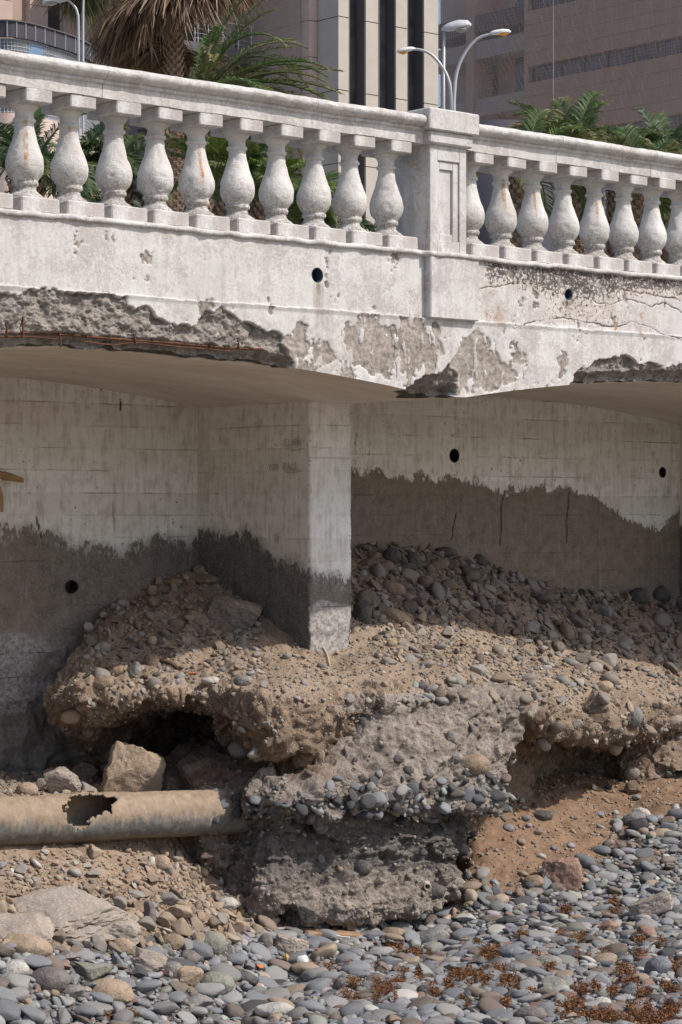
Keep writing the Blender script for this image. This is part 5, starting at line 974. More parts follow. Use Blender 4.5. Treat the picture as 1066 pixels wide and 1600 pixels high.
if np.dot(np.cross(PV[0, 1] - PV[0, 0], PV[1, 0] - PV[0, 0]), N[0, 0]) > 0: q = q[:, ::-1]
if np.dot(np.cross(*(PV.reshape(-1, 3)[q[0]][[1, 2]] - PV.reshape(-1, 3)[q[0]][0])), pn_[0]) < 0: q = q[:, ::-1]
pme = mesh('broken_pipe', PV, q[keep], PIPEM, dict(up=N[..., 2].ravel(), bottom=np.clip(-N[..., 2] * 3 - 2.1, 0, 1).ravel())); PIPE = ob('broken_pipe', pme)
sd_ = PIPE.modifiers.new('wall', 'SOLIDIFY'); sd_.thickness = 0.012; sd_.offset = -1
tag(PIPE, 'mud coated drain pipe with a jagged hole in its side, running into the cave', 'pipe')
# mud lying in the pipe
mudx = ax[330:520]; mm = MB(); mm.tube(mudx - np.array([0, 0, .100]), 0.048, 14); silt = mm.ob('silt', DIRT, PIPE, True)

# ---------------------------------------------------------------- wood, litter, weed
WOOD = simple('pale_driftwood', (.42, .34, .26), .85, .25, 14, .004); DWOOD = simple('dark_wet_wood', (.12, .085, .06), .9, .3, 14, .004); OWOOD = simple('orange_brown_wood', (.27, .165, .095), .85, .3, 12, .004)
h = hit(516, 1040); a = h[0]; m = MB(); b = atY(504, 1011, a[1] - .02); m.tube(catmull(np.array([a - [0, 0, .05], (a + b) / 2 + [.004, 0, 0], b]), 8, 0), [.016, .017, .017, .016, .016, .017, .016, .012], 5); tag(m.ob('wooden_stake', WOOD), 'pale splintered wooden stake stuck in the gravel at the foot of the pier', 'stake')
a, b = hit(246, 1035)[0], hit(279, 1048)[0]; m = MB(); m.tube(catmull(np.array([a + [0, 0, .012], (a + b) / 2 + [0, 0, .03], b + [0, 0, .02]]), 8, 0), [.008, .014, .017, .018, .019, .019, .018, .012], 6); tag(m.ob('driftwood_stick', DWOOD), 'short dark driftwood stick lying on the left of the bank across the shadow edge', 'stick')
m = MB(); P = np.array([hit(u, v)[0] + [0, 0, .03] for u, v in ((722, 890), (730, 905), (737, 926), (750, 945), (762, 966))]); m.tube(catmull(P, 24, 0) + .01 * np.random.default_rng(2).normal(size=(24, 3)), np.linspace(.02, .03, 24), 6); m.tube(catmull(np.array([P[1], P[1] + [.05, -.02, .06], P[1] + [.12, -.03, .05]]), 8, 0), np.linspace(.012, .005, 8), 5); tag(m.ob('dead_branch', DWOOD), 'dark crooked branch lying down the shaded gravel right of the pier', 'branch')
a, b = hit(474, 1462)[0], hit(560, 1466)[0]; d = b - a; m = MB(); m.bbox((-np.linalg.norm(d) / 2, -.06, -.02), (np.linalg.norm(d) / 2, .06, .022), .008); o = m.ob('broken_plank', OWOOD, None, False, (a + b) / 2 + [0, 0, .02]); o.rotation_euler = (0.15, -math.asin(d[2] / np.linalg.norm(d)), math.atan2(d[1], d[0])); tag(o, 'orange brown weathered plank lying under the front of the footing', 'plank')
m = MB(); P = np.array([atY(u, v, 2.5) for u, v in ((-60, 722), (-20, 735), (5, 743), (22, 747), (36, 751))]); m.tube(catmull(P, 18, 0), np.concatenate([np.linspace(.03, .028, 9), np.linspace(.035, .018, 9)]), 7); P2 = np.array([atY(u, v, 2.5) for u, v in ((-30, 735), (-8, 752), (2, 775), (3, 800))]); m.tube(catmull(P2, 14, 0), np.linspace(.028, .012, 14), 6); P3_ = np.array([atY(-60, 722, 2.5), atY(-62, 720, 2.7)]); m.tube(P3_, .03, 6)
tag(m.ob('dry_palm_stalk', simple('dry_palm_fibre', (.34, .22, .11), .9, .3, 12, .004)), 'tan forked palm stalk poking in at the left edge before the whitewashed wall', 'stalk')
WPL = simple('white_plastic', (.72, .70, .66), .5, .06); ORG = simple('orange_plastic', (.55, .16, .05), .5, .2); YEL = simple('yellow_leaf', (.50, .33, .06), .7, .2)
h = hit(467, 1514); m = MB(); m.lathe([(0, .030), (.008, .034), (.055, .032), (.06, .024)], 14); o = m.ob('bottle_cap', WPL, None, True, h[0] + [0, 0, .05]); o.rotation_euler = (1.3, .2, .4); tag(o, 'small white plastic lid among the pebbles left of centre', 'litter')
h = hit(664, 1384, (S_FOOT,)); m = MB(); a_ = np.linspace(0, 6.283, 15)[:-1]; V = np.array([[(r * math.cos(t), y, r * math.sin(t)) for t in a_] for y, r in ((.08, .026), (0, .026), (0, .019), (.06, .018))]); i = np.arange(56).reshape(4, 14); j = np.roll(i, -1, 1); m.add(V.reshape(-1, 3), np.stack([i[:-1], j[:-1], j[1:], i[1:]], -1).reshape(-1, 4)); o = m.ob('pipe_stub', simple('dirty_white_plastic', (.42, .39, .34), .7, .2), None, True, h[0] + [-.02, -.05, 0]); o.rotation_euler = (.1, .1, -.6); tag(o, 'broken white plastic pipe stub sticking out low in the footing', 'pipe')
for u, v, mt, lab in ((497, 1497, ORG, 'bright orange plastic scrap near the centre of the pebble beach'), (402, 1522, ORG, 'orange scrap lying on the dark lens shaped stone'), (450, 1510, YEL, 'yellow dry leaf lying left of the white plastic lid'), (297, 1062, ORG, 'tiny red brick chip on the sunlit bank above the cave'), (536, 1479, WPL, 'thin white stick on the pebbles below the orange plank')):
    h = hit(u, v)
    if lab.startswith('thin'): m = MB(); m.tube(np.array([[-.045, 0, 0], [0, .01, .012], [.045, .02, .03]]), .006, 5)
    else: V, F = rock_verts(2, int(u), 8, .3, .7, .1); m = MB(); m.add(V * ([.04, .03, .012] if mt is not YEL else [.02, .012, .045]), F)
    o = m.ob('leaf' if mt is YEL else ('stick' if lab.startswith('thin') else 'scrap'), mt, None, False, h[0] + h[1] * .035 + [0, 0, .02]); o.rotation_euler = (.2, .3, u); tag(o, lab, 'leaf' if mt is YEL else 'litter')
def m_weed():
    n = NT('rust_brown_seaweed', .8); c = n.cramp(n.attr('rnd'), [(0, (.045, .02, .010)), (.4, (.13, .052, .02)), (.75, (.23, .098, .036)), (1, (.34, .17, .07))]); n.b.inputs['Specular IOR Level'].default_value = .3; return n.done(c)
WEED = [(767, 1498, 20, 14), (783, 1542, 40, 12), (775, 1524, 22, 8), (735, 1532, 24, 12), (725, 1558, 14, 14), (726, 1575, 12, 10), (911, 1498, 18, 9), (915, 1472, 24, 8), (960, 1421, 12, 14), (1002, 1474, 16, 8), (978, 1522, 20, 12), (922, 1554, 34, 10), (962, 1558, 18, 9), (985, 1542, 18, 8), (890, 1582, 22, 14), (1040, 1592, 60, 16), (960, 1596, 90, 8), (1058, 1512, 18, 16), (1048, 1548, 20, 10), (817, 1470, 12, 8), (885, 1428, 12, 8), (1006, 1560, 14, 8), (944, 1498, 14, 6), (1000, 1500, 14, 7), (875, 1468, 12, 5), (617, 1486, 16, 9), (647, 1496, 18, 7), (674, 1494, 10, 8), (520, 1522, 18, 6), (549, 1517, 14, 5), (596, 1549, 22, 10), (603, 1564, 24, 9), (623, 1544, 16, 7), (552, 1544, 16, 7), (540, 1562, 14, 6), (562, 1570, 12, 7), (680, 1556, 22, 10), (712, 1532, 14, 10), (697, 1550, 18, 12), (495, 1520, 10, 6), (640, 1528, 24, 5), (190, 1596, 26, 5), (654, 1532, 14, 6), (1032, 1480, 12, 6), (860, 1518, 12, 5), (836, 1500, 10, 5), (745, 1480, 10, 4), (790, 1575, 12, 7), (830, 1560, 10, 5)]
r = np.random.default_rng(5); Vs, Fs, Rs = [], [], []; n = 0
for u, v, wu_, wv_ in WEED:
    if v < 1578: wu_ *= .72; wv_ *= .8
    k = int(wu_ * wv_ * 6.5); uu = u + np.clip(r.normal(size=k), -1.6, 1.6) * wu_ * .62; vv = v + np.clip(r.normal(size=k), -1.6, 1.6) * wv_ * .62
    k2 = vnoise(np.stack([uu, vv, 0 * uu], -1), .09, 6.0) > -.25
    for a, b in zip(uu[k2], vv[k2]):
        h = hit(a, min(b, 1640), (S_GND,))
        if h is None: continue
        c = h[0] + [0, 0, r.uniform(.01, .06)]; d = r.normal(size=3); d[2] *= .5; d /= np.linalg.norm(d); e = np.cross(d, r.normal(size=3)); e /= np.linalg.norm(e); l, w = r.uniform(.006, .018), r.uniform(.0016, .0045); bend = np.array([0, 0, r.uniform(-.01, .012)])
        Vs.append([c - d * l - e * w * .4, c - d * l + e * w * .4, c + bend + e * w, c + bend - e * w, c + d * l]); Fs.append([[n, n + 1, n + 2, n + 3], [n + 3, n + 2, n + 4, n + 4]]); Rs += [r.random()] * 5; n += 5
F = np.array(Fs); me = mesh('seaweed', np.array(Vs).reshape(-1, 3), [F[:, 0], F[:, 1, :3]], m_weed(), {'rnd': np.array(Rs)}, False); tag(ob('seaweed', me), kind='stuff')

# ---------------------------------------------------------------- promenade and what stands beyond it
PAVE = simple('promenade_paving', (.30, .28, .26), .9, .12, 2); ZP = 4.83
m = MB(); m.box((-90, .36, 4.25), (120, 2.72, ZP)) if False else None
V = [(-90, .40, ZP), (160, .40, ZP), (160, 150, ZP), (-90, 150, ZP)]; tag(ob('promenade', mesh('promenade', V, np.array([[0, 1, 2, 3]]), PAVE)), kind='structure')
def m_leaf(name, a, b, tip=None):
    n = NT(name, .55); n.b.inputs['Specular IOR Level'].default_value = .4; c = n.mix(n.attr('rnd'), a, b)
    if tip: c = n.mix(n.ramp(n.attr('t'), .62, 1.0), c, tip)
    n.b.inputs['Subsurface Weight'].default_value = 0; m = n.done(c); t = n.node('ShaderNodeBsdfTranslucent'); n.put(t.inputs[0], c); x = n.node('ShaderNodeMixShader'); x.inputs[0].default_value = .25; n.L.new(n.b.outputs[0], x.inputs[1]); n.L.new(t.outputs[0], x.inputs[2]); n.L.new(x.outputs[0], n.out.inputs[0]); return m
L_GREEN = m_leaf('palm_green', (.058, .100, .030), (.115, .160, .050), (.22, .19, .08)); L_DARK = m_leaf('palm_dark_green', (.034, .060, .026), (.072, .105, .042)); L_OLIVE = m_leaf('palm_olive', (.09, .11, .042), (.19, .19, .075), (.36, .26, .11)); L_DEAD = m_leaf('palm_dead', (.075, .045, .026), (.33, .22, .13)); L_BRIGHT = m_leaf('palm_bright', (.07, .115, .022), (.15, .19, .04))
def frond_me(seed, L=1.7, rise=1.0, curl=1.6, ll=.34, n=46, mat=L_GREEN, width=.02, lift=.35):
    r = np.random.default_rng(seed); t = np.linspace(0, 1, 24); ang = rise - curl * t ** 1.5; dx = np.cos(ang) * L / 23; dz = np.sin(ang) * L / 23; R = np.stack([np.cumsum(dx) - dx[0], .05 * L * np.sin(t * 2.5) * r.uniform(-1, 1), np.cumsum(dz) - dz[0]], -1)
    m = MB(); m.tube(R, np.linspace(.022, .006, 24) * (L / 1.7), 4); nv = m.n; V, F4, F3, rn, tt = [], [], [], [.5] * nv, [0.0] * nv; k = nv
    T = np.gradient(R, axis=0); T /= np.linalg.norm(T, axis=1, keepdims=True)
    for s in np.linspace(.10, 1, n):
        p = np.array([np.interp(s, t, R[:, q]) for q in range(3)]); f = np.array([np.interp(s, t, T[:, q]) for q in range(3)]); up = np.cross(np.cross(f, [0, 0, 1.0]), f); up /= max(np.linalg.norm(up), 1e-6); sd = np.cross(f, up); l = ll * (math.sin(math.pi * min(.93, .16 + s * .80)) ** .6) * r.uniform(.85, 1.1)
        for g in (-1, 1):
            d = sd * g * r.uniform(.75, .95) + f * (.55 + .5 * s) + up * (lift + r.normal() * .12); d /= np.linalg.norm(d); w = np.cross(d, up); w /= max(np.linalg.norm(w), 1e-6); w = (w + .5 * up * r.normal()) ; w = w / np.linalg.norm(w) * width; mid = p + d * l * .55; tip = p + d * l + np.array([0, 0, -l * r.uniform(.1, .4)])
            V += [p - w * .5, p + w * .5, mid + w, mid - w, tip]; F4.append([k, k + 1, k + 2, k + 3]); F3.append([k + 3, k + 2, k + 4]); q = r.random(); rn += [q] * 5; tt += [s * .5, s * .5, s * .9, s * .9, s]; k += 5
    m.V.append(np.array(V)); m.F.setdefault(4, []).append(np.array(F4)); m.F.setdefault(3, []).append(np.array(F3)); m.n = k
    return m.me('frond', mat, True, {'rnd': np.array(rn), 't': np.array(tt)})
def trunk(parent, h, r0, r1, rings=40, scale=.05, mat=None):
    """trunk clad in old leaf bases: wedge shaped scales in spiral rows, one mesh of many small pieces"""
    m = MB(); z = np.linspace(0, h, 24); m.tube(np.stack([0 * z, 0 * z, z], -1), np.linspace(r0, r1, 24), 14); k = 0; n = max(8, int(2 * math.pi * r0 / (scale * 2.1)))
    for q in np.arange(0, h, scale * 1.3):
        r_ = np.interp(q, [0, h], [r0, r1])
        for j in range(n):
            a = (j + .5 * (k % 2)) * 2 * math.pi / n; e = np.array([math.cos(a), math.sin(a), 0]); s = np.array([-e[1], e[0], 0]); b = e * r_ * .97 + [0, 0, q]; w = scale; g = 1 + .25 * math.sin(j * 7.7 + k * 3.1)
            m.add([b - s * w, b + s * w, b + e * scale * .85 * g + s * w * .55 + [0, 0, scale * 1.5], b + e * scale * .85 * g - s * w * .55 + [0, 0, scale * 1.5], b + s * w * .6 + [0, 0, scale * 1.9], b - s * w * .6 + [0, 0, scale * 1.9]], np.array([[0, 1, 2, 3], [3, 2, 4, 5]]))
        k += 1
    return m.ob('trunk', mat or TRUNKM, parent)
TRUNKM = simple('palm_trunk_scales', (.27, .185, .13), .95, .55, 14, .01)
FR = {}
def palm(name, u, v, D, label, L, n, mat, rise=(.2, 1.5), curl=(1.0, 2.2), seed=0, tr=.16, ll=.27, azim=None, group=None, dead=0, wid=.0105):
    """crown centre at photo point u, v at distance D; stands on the promenade"""
    c = atD(u, v, D); t = empty(name, (c[0], c[1], ZP), label, 'palm', group); h = c[2] - ZP; trunk(t, max(h, .3), tr * 1.1, tr, scale=.05 * tr / .16); r = np.random.default_rng(seed)
    for k in range(n):
        rs = rise[0] + (rise[1] - rise[0]) * ((k * .618) % 1); cu = r.uniform(*curl); key = (mat[k % len(mat)].name, round(rs * 4), round(cu * 3), L); 
        if key not in FR: FR[key] = frond_me(len(FR) + 100, L, round(rs * 4) / 4, round(cu * 3) / 3, ll, 64, mat[k % len(mat)], wid)
        az = azim[k % len(azim)] + r.normal() * .12 if azim else k * 2.39996 + r.normal() * .2
        f = ob('frond', FR[key], t, (math.cos(az) * tr * .5, math.sin(az) * tr * .5, h + r.uniform(-.1, .1)), (r.normal() * .12, 0, az)); f.scale = (s := r.uniform(.82, 1.12), s, s)
    return t
palm('date_palm', 312, 150, 34, 'young palm with grey green arching fronds right of the tall shaggy palm', 1.95, 38, [L_GREEN, L_OLIVE, L_OLIVE], (-.1, 1.35), (.7, 1.9), 3, .17, ll=.21, azim=[-.72 + x for x in (-1.7, -1.2, -.8, -.45, -.1, .2, .5, .9, 1.3, 1.7, 0.0, .35, -.3)])
G1 = 'low palms behind the left balustrade'
palm('low_palm', 40, 262, 29, 'dark green palm behind the leftmost balusters', 1.35, 26, [L_DARK, L_GREEN, L_DARK], (-.3, 1.4), (.8, 2.0), 11, .2, group=G1, ll=.29)
palm('low_palm', 112, 275, 31, 'dark palm between the thin pale pole and the second baluster', 1.3, 24, [L_DARK, L_DARK, L_GREEN], (-.4, 1.3), (.8, 2.0), 12, .18, group=G1, ll=.29)
palm('low_palm', 188, 262, 30, 'palm left of the scaly trunk with light tipped fronds', .72, 24, [L_GREEN, L_DARK], (-.3, 1.3), (.8, 2.0), 13, .16, group=G1)
palm('low_palm', 358, 318, 27, 'bright green upright palm just right of the scaly trunk', .98, 26, [L_BRIGHT, L_GREEN], (.75, 1.5), (.5, 1.4), 14, .14, group=G1)
palm('low_palm', 415, 320, 27, 'fresh green palm behind the sixth and seventh balusters', 1.05, 24, [L_GREEN, L_BRIGHT], (.1, 1.4), (.6, 1.8), 15, .14, group=G1)
palm('low_palm', 472, 350, 28, 'lowest green palm before the dark shopfront', .95, 20, [L_GREEN, L_DARK], (.1, 1.4), (.6, 1.6), 16, .13, group=G1)
G2 = 'palms behind the right balustrade'
palm('low_palm', 815, 268, 31, 'palm just right of the square post with yellow green arching fronds', 1.25, 24, [L_BRIGHT, L_OLIVE, L_GREEN], (.0, 1.35), (.9, 2.2), 21, .16, group=G2)
palm('low_palm', 900, 240, 33, 'palm with one tall upright spear of fronds', 1.15, 24, [L_GREEN, L_OLIVE, L_GREEN], (.3, 1.5), (.4, 2.0), 22, .16, group=G2)
palm('low_palm', 968, 262, 34, 'palm with curled over fronds and a dead brown skirt', 1.2, 24, [L_GREEN, L_DARK, L_OLIVE], (.0, 1.4), (1.0, 2.4), 23, .17, group=G2)
palm('low_palm', 1042, 258, 35, 'dense dark palm at the right edge', 1.35, 28, [L_DARK, L_GREEN], (.0, 1.4), (.8, 2.2), 24, .18, group=G2)
palm('low_palm', 1000, 275, 31, 'palm with pale folded fronds between the curled palm and the right edge', 1.1, 24, [L_OLIVE, L_GREEN], (.0, 1.4), (1.0, 2.2), 26, .15, group=G2)
palm('low_palm', 1140, 300, 37, 'palm just beyond the right edge', 1.3, 18, [L_DARK, L_GREEN], (.0, 1.4), (.8, 2.2), 25, .18, group=G2)
# tall fan palm with a skirt of dead leaves
def deadfan_me(seed, L=1.25):
    r = np.random.default_rng(seed); V, F4, F3, rn = [], [], [], []; k = 0
    for _ in range(44):
        a = r.normal() * .42; d0 = np.array([.55 + .2 * r.normal(), a, .25]); p = np.array([.06, 0, 0]); d = d0 / np.linalg.norm(d0); w = r.uniform(.005, .015); l = L * r.uniform(.55, 1.1); pts = [p]
        for q in range(4): d = d + np.array([-.10, a * .2 + r.normal() * .08, -.75]) * .62; d /= np.linalg.norm(d); pts.append(pts[-1] + d * l / 4)
        s = np.array([-.3, 1, 0]) * w + r.normal(size=3) * w * .6; b0 = k; cr = r.random()
        for q, p in enumerate(pts): f = (.5, 1, 1, .8, .1)[q]; V += [p - s * f, p + s * f]; rn += [cr * (.7 + .3 * q / 4)] * 2; k += 2
        for q in range(4): F4.append([b0 + 2 * q, b0 + 2 * q + 1, b0 + 2 * q + 3, b0 + 2 * q + 2])
    return mesh('dead_frond', np.array(V), np.array(F4), L_DEAD, {'rnd': np.array(rn)}, False)
def fan_me(seed, L=1.2):
    r = np.random.default_rng(seed); V, F, rn, tt = [], [], [], []; k = 0; R = np.array([[.0, 0, 0], [.4, 0, .12], [.8, 0, .1]]); m = MB(); m.tube(R, .014, 4); n0 = m.n
    for a in np.linspace(-2.1, 2.1, 38):
        d = np.array([math.cos(a), math.sin(a), .1 * r.normal()]); p0 = R[-1]; l = L * .62 * r.uniform(.85, 1.05) * (1 - .1 * abs(a)); s = np.array([-math.sin(a), math.cos(a), .6]) * .02; mid = p0 + d * l * .6; tip = p0 + d * l + [0, 0, -l * r.uniform(.25, .6)]
        V += [p0, mid - s, mid + s, tip]; F.append([n0 + k, n0 + k + 1, n0 + k + 3, n0 + k + 2]); rn += [r.random()] * 4; tt += [0, .5, .5, 1]; k += 4
    m.V.append(np.array(V)); m.F.setdefault(4, []).append(np.array(F)); m.n += k; return m.me('frond', L_OLIVE, False, {'rnd': np.r_[np.full(n0, .3), rn], 't': np.r_[np.zeros(n0), tt]})
c = atD(272, -40, 40); fp = empty('fan_palm', (c[0], c[1], ZP), 'tall shaggy palm with a hanging skirt of dead brown leaves and a scaly trunk', 'palm'); HT = c[2] - ZP; trunk(fp, HT + .6, .17, .14, scale=.052)
DF = [deadfan_me(k) for k in range(6)]; r = np.random.default_rng(9)
def at_px(u, v): q = atD(u, v, 40); return q[2] - ZP
zt, zb_ = at_px(0, -60), at_px(0, 78)
for k in range(120):
    az = k * 2.39996; z = zt - (zt - zb_ + .15) * ((k * .618) % 1) ** .9; rad = .16 + .48 * r.random() ** 1.2; f = ob('dead_frond', DF[k % 6], fp, (math.cos(az) * rad, math.sin(az) * rad, z), (r.normal() * .15, r.normal() * .2, az)); s = r.uniform(.65, 1.15); f.scale = (s, s, s)
# the skirt's long side that hangs out to the left
lf = -RT
for k in range(26):
    q = (k * .618) % 1; off_ = lf * (.35 + 1.15 * q) + FW * r.normal() * .3; z = zt + .15 - .55 * q + r.normal() * .15; az = math.atan2(lf[1], lf[0]) + r.normal() * .5; f = ob('dead_frond', DF[k % 6], fp, (off_[0], off_[1], z), (r.normal() * .2, -.25 + r.normal() * .2, az)); s = r.uniform(.6, 1.0); f.scale = (s, s, s)
GF = [fan_me(k) for k in range(3)]
for k in range(22): az = k * 2.39996; f = ob('frond', GF[k % 3], fp, (math.cos(az) * .1, math.sin(az) * .1, zt + .1 + .3 * ((k * .618) % 1)), (0, .9 - 1.5 * ((k * .618) % 1), az))
for k in range(8):
    az = math.atan2(lf[1], lf[0]) + (k - 4) * .16; f = ob('frond', GF[k % 3], fp, (lf[0] * .5, lf[1] * .5, zt + .15), (0, .35 + .08 * k, az)); f.scale = (1.25,) * 3

# street lamps
STEEL = simple('galvanised_steel', (.45, .45, .46), .45, .08, 4, 0, .3); LHEAD = simple('lamp_housing', (.50, .51, .53), .4, .06); LWHITE = simple('white_lamp_housing', (.7, .69, .66), .4, .06)
AMB = NT('amber_lens', .3).done((.85, .36, .02)); CLR = simple('grey_lens', (.32, .31, .28), .2, .1)
def head(parent, c, d, l, w, h, mat, lens, up=.1):
    """a tapering lamp head along horizontal direction d, tilted up, with its lens underneath"""
    d = np.array(d); s = np.cross(d, [0, 0, 1.0]); s /= np.linalg.norm(s); u_ = np.cross(s, d); t = np.linspace(0, 1, 12); prof = np.interp(t, [0, .04, .25, .6, .9, 1], [.25, .5, .85, 1, .75, .2]); a = np.arange(16) * 2 * math.pi / 16
    V = c + d[None, None] * (t * l)[:, None, None] + s * (np.cos(a) * w / 2)[None, :, None] * prof[:, None, None] + u_ * (np.where(np.sin(a) > 0, np.sin(a) * h, np.sin(a) * h * .35))[None, :, None] * prof[:, None, None]
    i = np.arange(12 * 16).reshape(12, 16); j = np.roll(i, -1, 1); m = MB(); m.add(V.reshape(-1, 3), np.stack([i[:-1], j[:-1], j[1:], i[1:]], -1).reshape(-1, 4)); m.F.setdefault(16, []).extend([i[:1, ::-1], i[-1:]]); o = m.ob('lamp_head', mat, parent, True)
    t = np.linspace(.38, .93, 8); p = np.sin(np.linspace(.25, math.pi - .25, 8)); V = c + d[None, None] * (t * l)[:, None, None] + s * (np.cos(a) * w * .40)[None, :, None] * p[:, None, None] - u_ * ((.35 * h) + np.where(np.sin(a) > 0, 0, -np.sin(a) * h * .45))[None, :, None] * p[:, None, None]
    i = np.arange(8 * 16).reshape(8, 16); j = np.roll(i, -1, 1); m = MB(); m.add(V.reshape(-1, 3), np.stack([i[:-1], j[:-1], j[1:], i[1:]], -1).reshape(-1, 4)); m.F.setdefault(16, []).extend([i[:1, ::-1], i[-1:]]); m.ob('lens', lens, o, True)
def lamp(label, base, D, arms, rpole, group='street lamps on the promenade'):
    b = atD(*base, D); t = empty('street_lamp', (b[0], b[1], ZP), label, 'street lamp', group); o = np.array([b[0], b[1], ZP]); px = FPX / D
    for pts, (hl, hw, hh), mat, lens, dr in arms:
        P = np.array([atD(u, v, D) for u, v in pts]) - o; P = np.vstack([[P[0][0], P[0][1], 0], P]); m = MB(); C_ = np.vstack([P[:1], catmull(P[1:], 26, 0)]) if len(P) > 3 else P; m.tube(C_, np.linspace(rpole, rpole * .62, len(C_)), 8); m.ob('pole' if len(P) <= 3 else 'arm', STEEL, t, True); d = (atD(pts[-1][0] + dr[0], pts[-1][1] + dr[1], D) - atD(*pts[-1], D)); d /= np.linalg.norm(d); head(t, P[-1] - d * .04, d, hl, hw, hh, mat, lens)
    return t
lamp('single grey lamp with a big cobra head facing right on a straight pole', (693, 165), 40, [(((693, 170), (694, 47)), (.52, .26, .13), LHEAD, CLR, (43, -8))], .038)
lamp('twin armed lamp with amber lenses curving out on both sides of its pole', (708, 170), 40, [(((706, 170), (705, 150), (702, 128), (692, 106), (675, 86), (658, 78), (646, 77)), (.33, .17, .065), LWHITE, AMB, (-29, 6)), (((709, 170), (710, 145), (714, 112), (727, 82), (747, 60), (768, 53)), (.38, .18, .07), LWHITE, AMB, (32, -3))], .036)
lamp('thin pale double tubed lamp post left of the shaggy palm', (127, 200), 36, [(((130, 300), (130, 40), (131, -8)), (.5, .22, .08), LWHITE, CLR, (-40, 2)), (((124, 300), (123, 60), (121, 20), (112, 5), (104, 0)), (.42, .2, .07), LHEAD, CLR, (-40, 5))], .024)

# buildings
def m_clad(name, a, sc=.6, joint=None):
    n = NT(name, .75); f = n.noise(1.2, 4); c = n.mix(n.ramp(f, .3, .7), tuple(x * .92 for x in a), tuple(x * 1.07 for x in a)); return n.done(c, n.bump(n.noise(20, 3), .004, .4))
BEIGE = m_clad('beige_stone_cladding', (.43, .385, .335)); PINK = m_clad('pink_granite_cladding', (.54, .42, .36)); BROWN = m_clad('brown_granite_cladding', (.43, .315, .262)); SLATE = m_clad('slate_metal', (.060, .058, .072)); BGREY = m_clad('balcony_grey', (.115, .105, .11)); CONCB = m_clad('painted_concrete', (.36, .33, .31))
def m_glass(name, c=(.055, .056, .06)): n = NT(name, .12); n.b.inputs['Specular IOR Level'].default_value = .5; return n.done(n.mix(n.ramp(n.noise(.8, 2), .4, .6), c, tuple(x * 1.8 for x in c)))
GLASS = m_glass('dark_window_glass'); BLUEG = m_glass('blue_window_glass', (.09, .13, .19))
YB = 60.0
bld = empty('beige_tower', (*atY(590, 200, YB)[:2], ZP), 'beige tower with tall narrow dark windows between flat stone piers', 'building'); OB_ = np.array(bld.location)
def BX(m, a, b, o): m.box(np.minimum(a, b) - o, np.maximum(a, b) - o)
def xY(u, Y): return atY(u, 0, Y)[0]
ZR = [ZP + 3.02 * k + .4 for k in range(-1, 10)]
for a, b, y1 in ((529, 545, YB + 1.35), (572, 591, YB + .7), (619, 636.5, YB + .7), (663, 685, YB + .7)):
    x0, x1 = xY(a, YB), xY(b, YB); g = ob('stone_pier', MB().box((x0 + .03 - OB_[0], .03, 0), (x1 - .03 - OB_[0], y1 - YB, 29)).me('stone_pier', BGREY), bld, (0, YB - OB_[1], 0))  # dark grey core puts shade into the colour of the piers' sides
    for z0, z1 in zip(ZR[:-1], ZR[1:]):
        if z1 > 12: MB().box((x0 - OB_[0], YB - OB_[1] - .0, z0 - ZP + .02), (x1 - OB_[0], (y1 - .02 if a == 529 else YB + .10) - OB_[1], z1 - ZP - .02)).ob('cladding_panel', BEIGE, g, loc=(0, -(YB - OB_[1]), 0))
for a, b in ((545, 572), (591, 619), (636.5, 663)):
    x0, x1 = xY(a, YB), xY(b, YB)
    MB().box((x0 - OB_[0], YB + .66 - OB_[1], 0), (x1 - OB_[0], YB + .9 - OB_[1], 29)).ob('window', GLASS, bld); m = MB(); m.box((x0 + (x1 - x0) * .45 - OB_[0], YB + .5 - OB_[1], 0), (x0 + (x1 - x0) * .53 - OB_[0], YB + .66 - OB_[1], 29)); m.ob('mullion', BGREY, bld)
xs0 = xY(483, YB + 1.4)
for z0, z1 in zip(ZR[:-1], ZR[1:]):
    if z1 > 12:
        for zz in (z0, z0 + 1.51): MB().box((xs0 - OB_[0], YB + 1.36 - OB_[1], zz - ZP + .01), (xY(498, YB + 1.4) + .9 - OB_[0], YB + 1.9 - OB_[1], zz + 1.5 - ZP - .01)).ob('cladding_panel', PINK, bld)
MB().box((xs0 + .03 - OB_[0], YB + 1.5 - OB_[1], 0), (xY(690, YB) + .25 - OB_[0], YB + 12 - OB_[1], 30)).ob('wall', BROWN, bld)
# the netted flank left of it and the balcony front further back
YC = atX(402, 100, xs0)[1]
for k in range(14): MB().box((xs0 + .0 - OB_[0], YB + 1.92 - OB_[1], k * 1.5 + 8), (xs0 + .4 - OB_[0], YC - OB_[1], k * 1.5 + 9.48)).ob('cladding_course', BROWN, bld)
def m_net():
    n = NT('debris_netting', .9); P = n.co('Object'); x, y, z = n.xyz(P)
    gx = n.math('ABSOLUTE', n.math('SUBTRACT', n.math('FRACT', n.math('MULTIPLY', n.math('ADD', y, x), 5.2)), .5)); gz = n.math('ABSOLUTE', n.math('SUBTRACT', n.math('FRACT', n.math('MULTIPLY', z, 6.0)), .5)); g = n.math('MAXIMUM', n.ramp(gx, .38, .48), n.math('MULTIPLY', n.ramp(gz, .40, .48), .7))
    n.put(n.b.inputs['Alpha'], n.math('ADD', n.math('MULTIPLY', g, .30), n.ramp(n.noise(1.3, 4), .3, .7, .22, .34))); return n.done((.47, .40, .36))
NET = m_net()
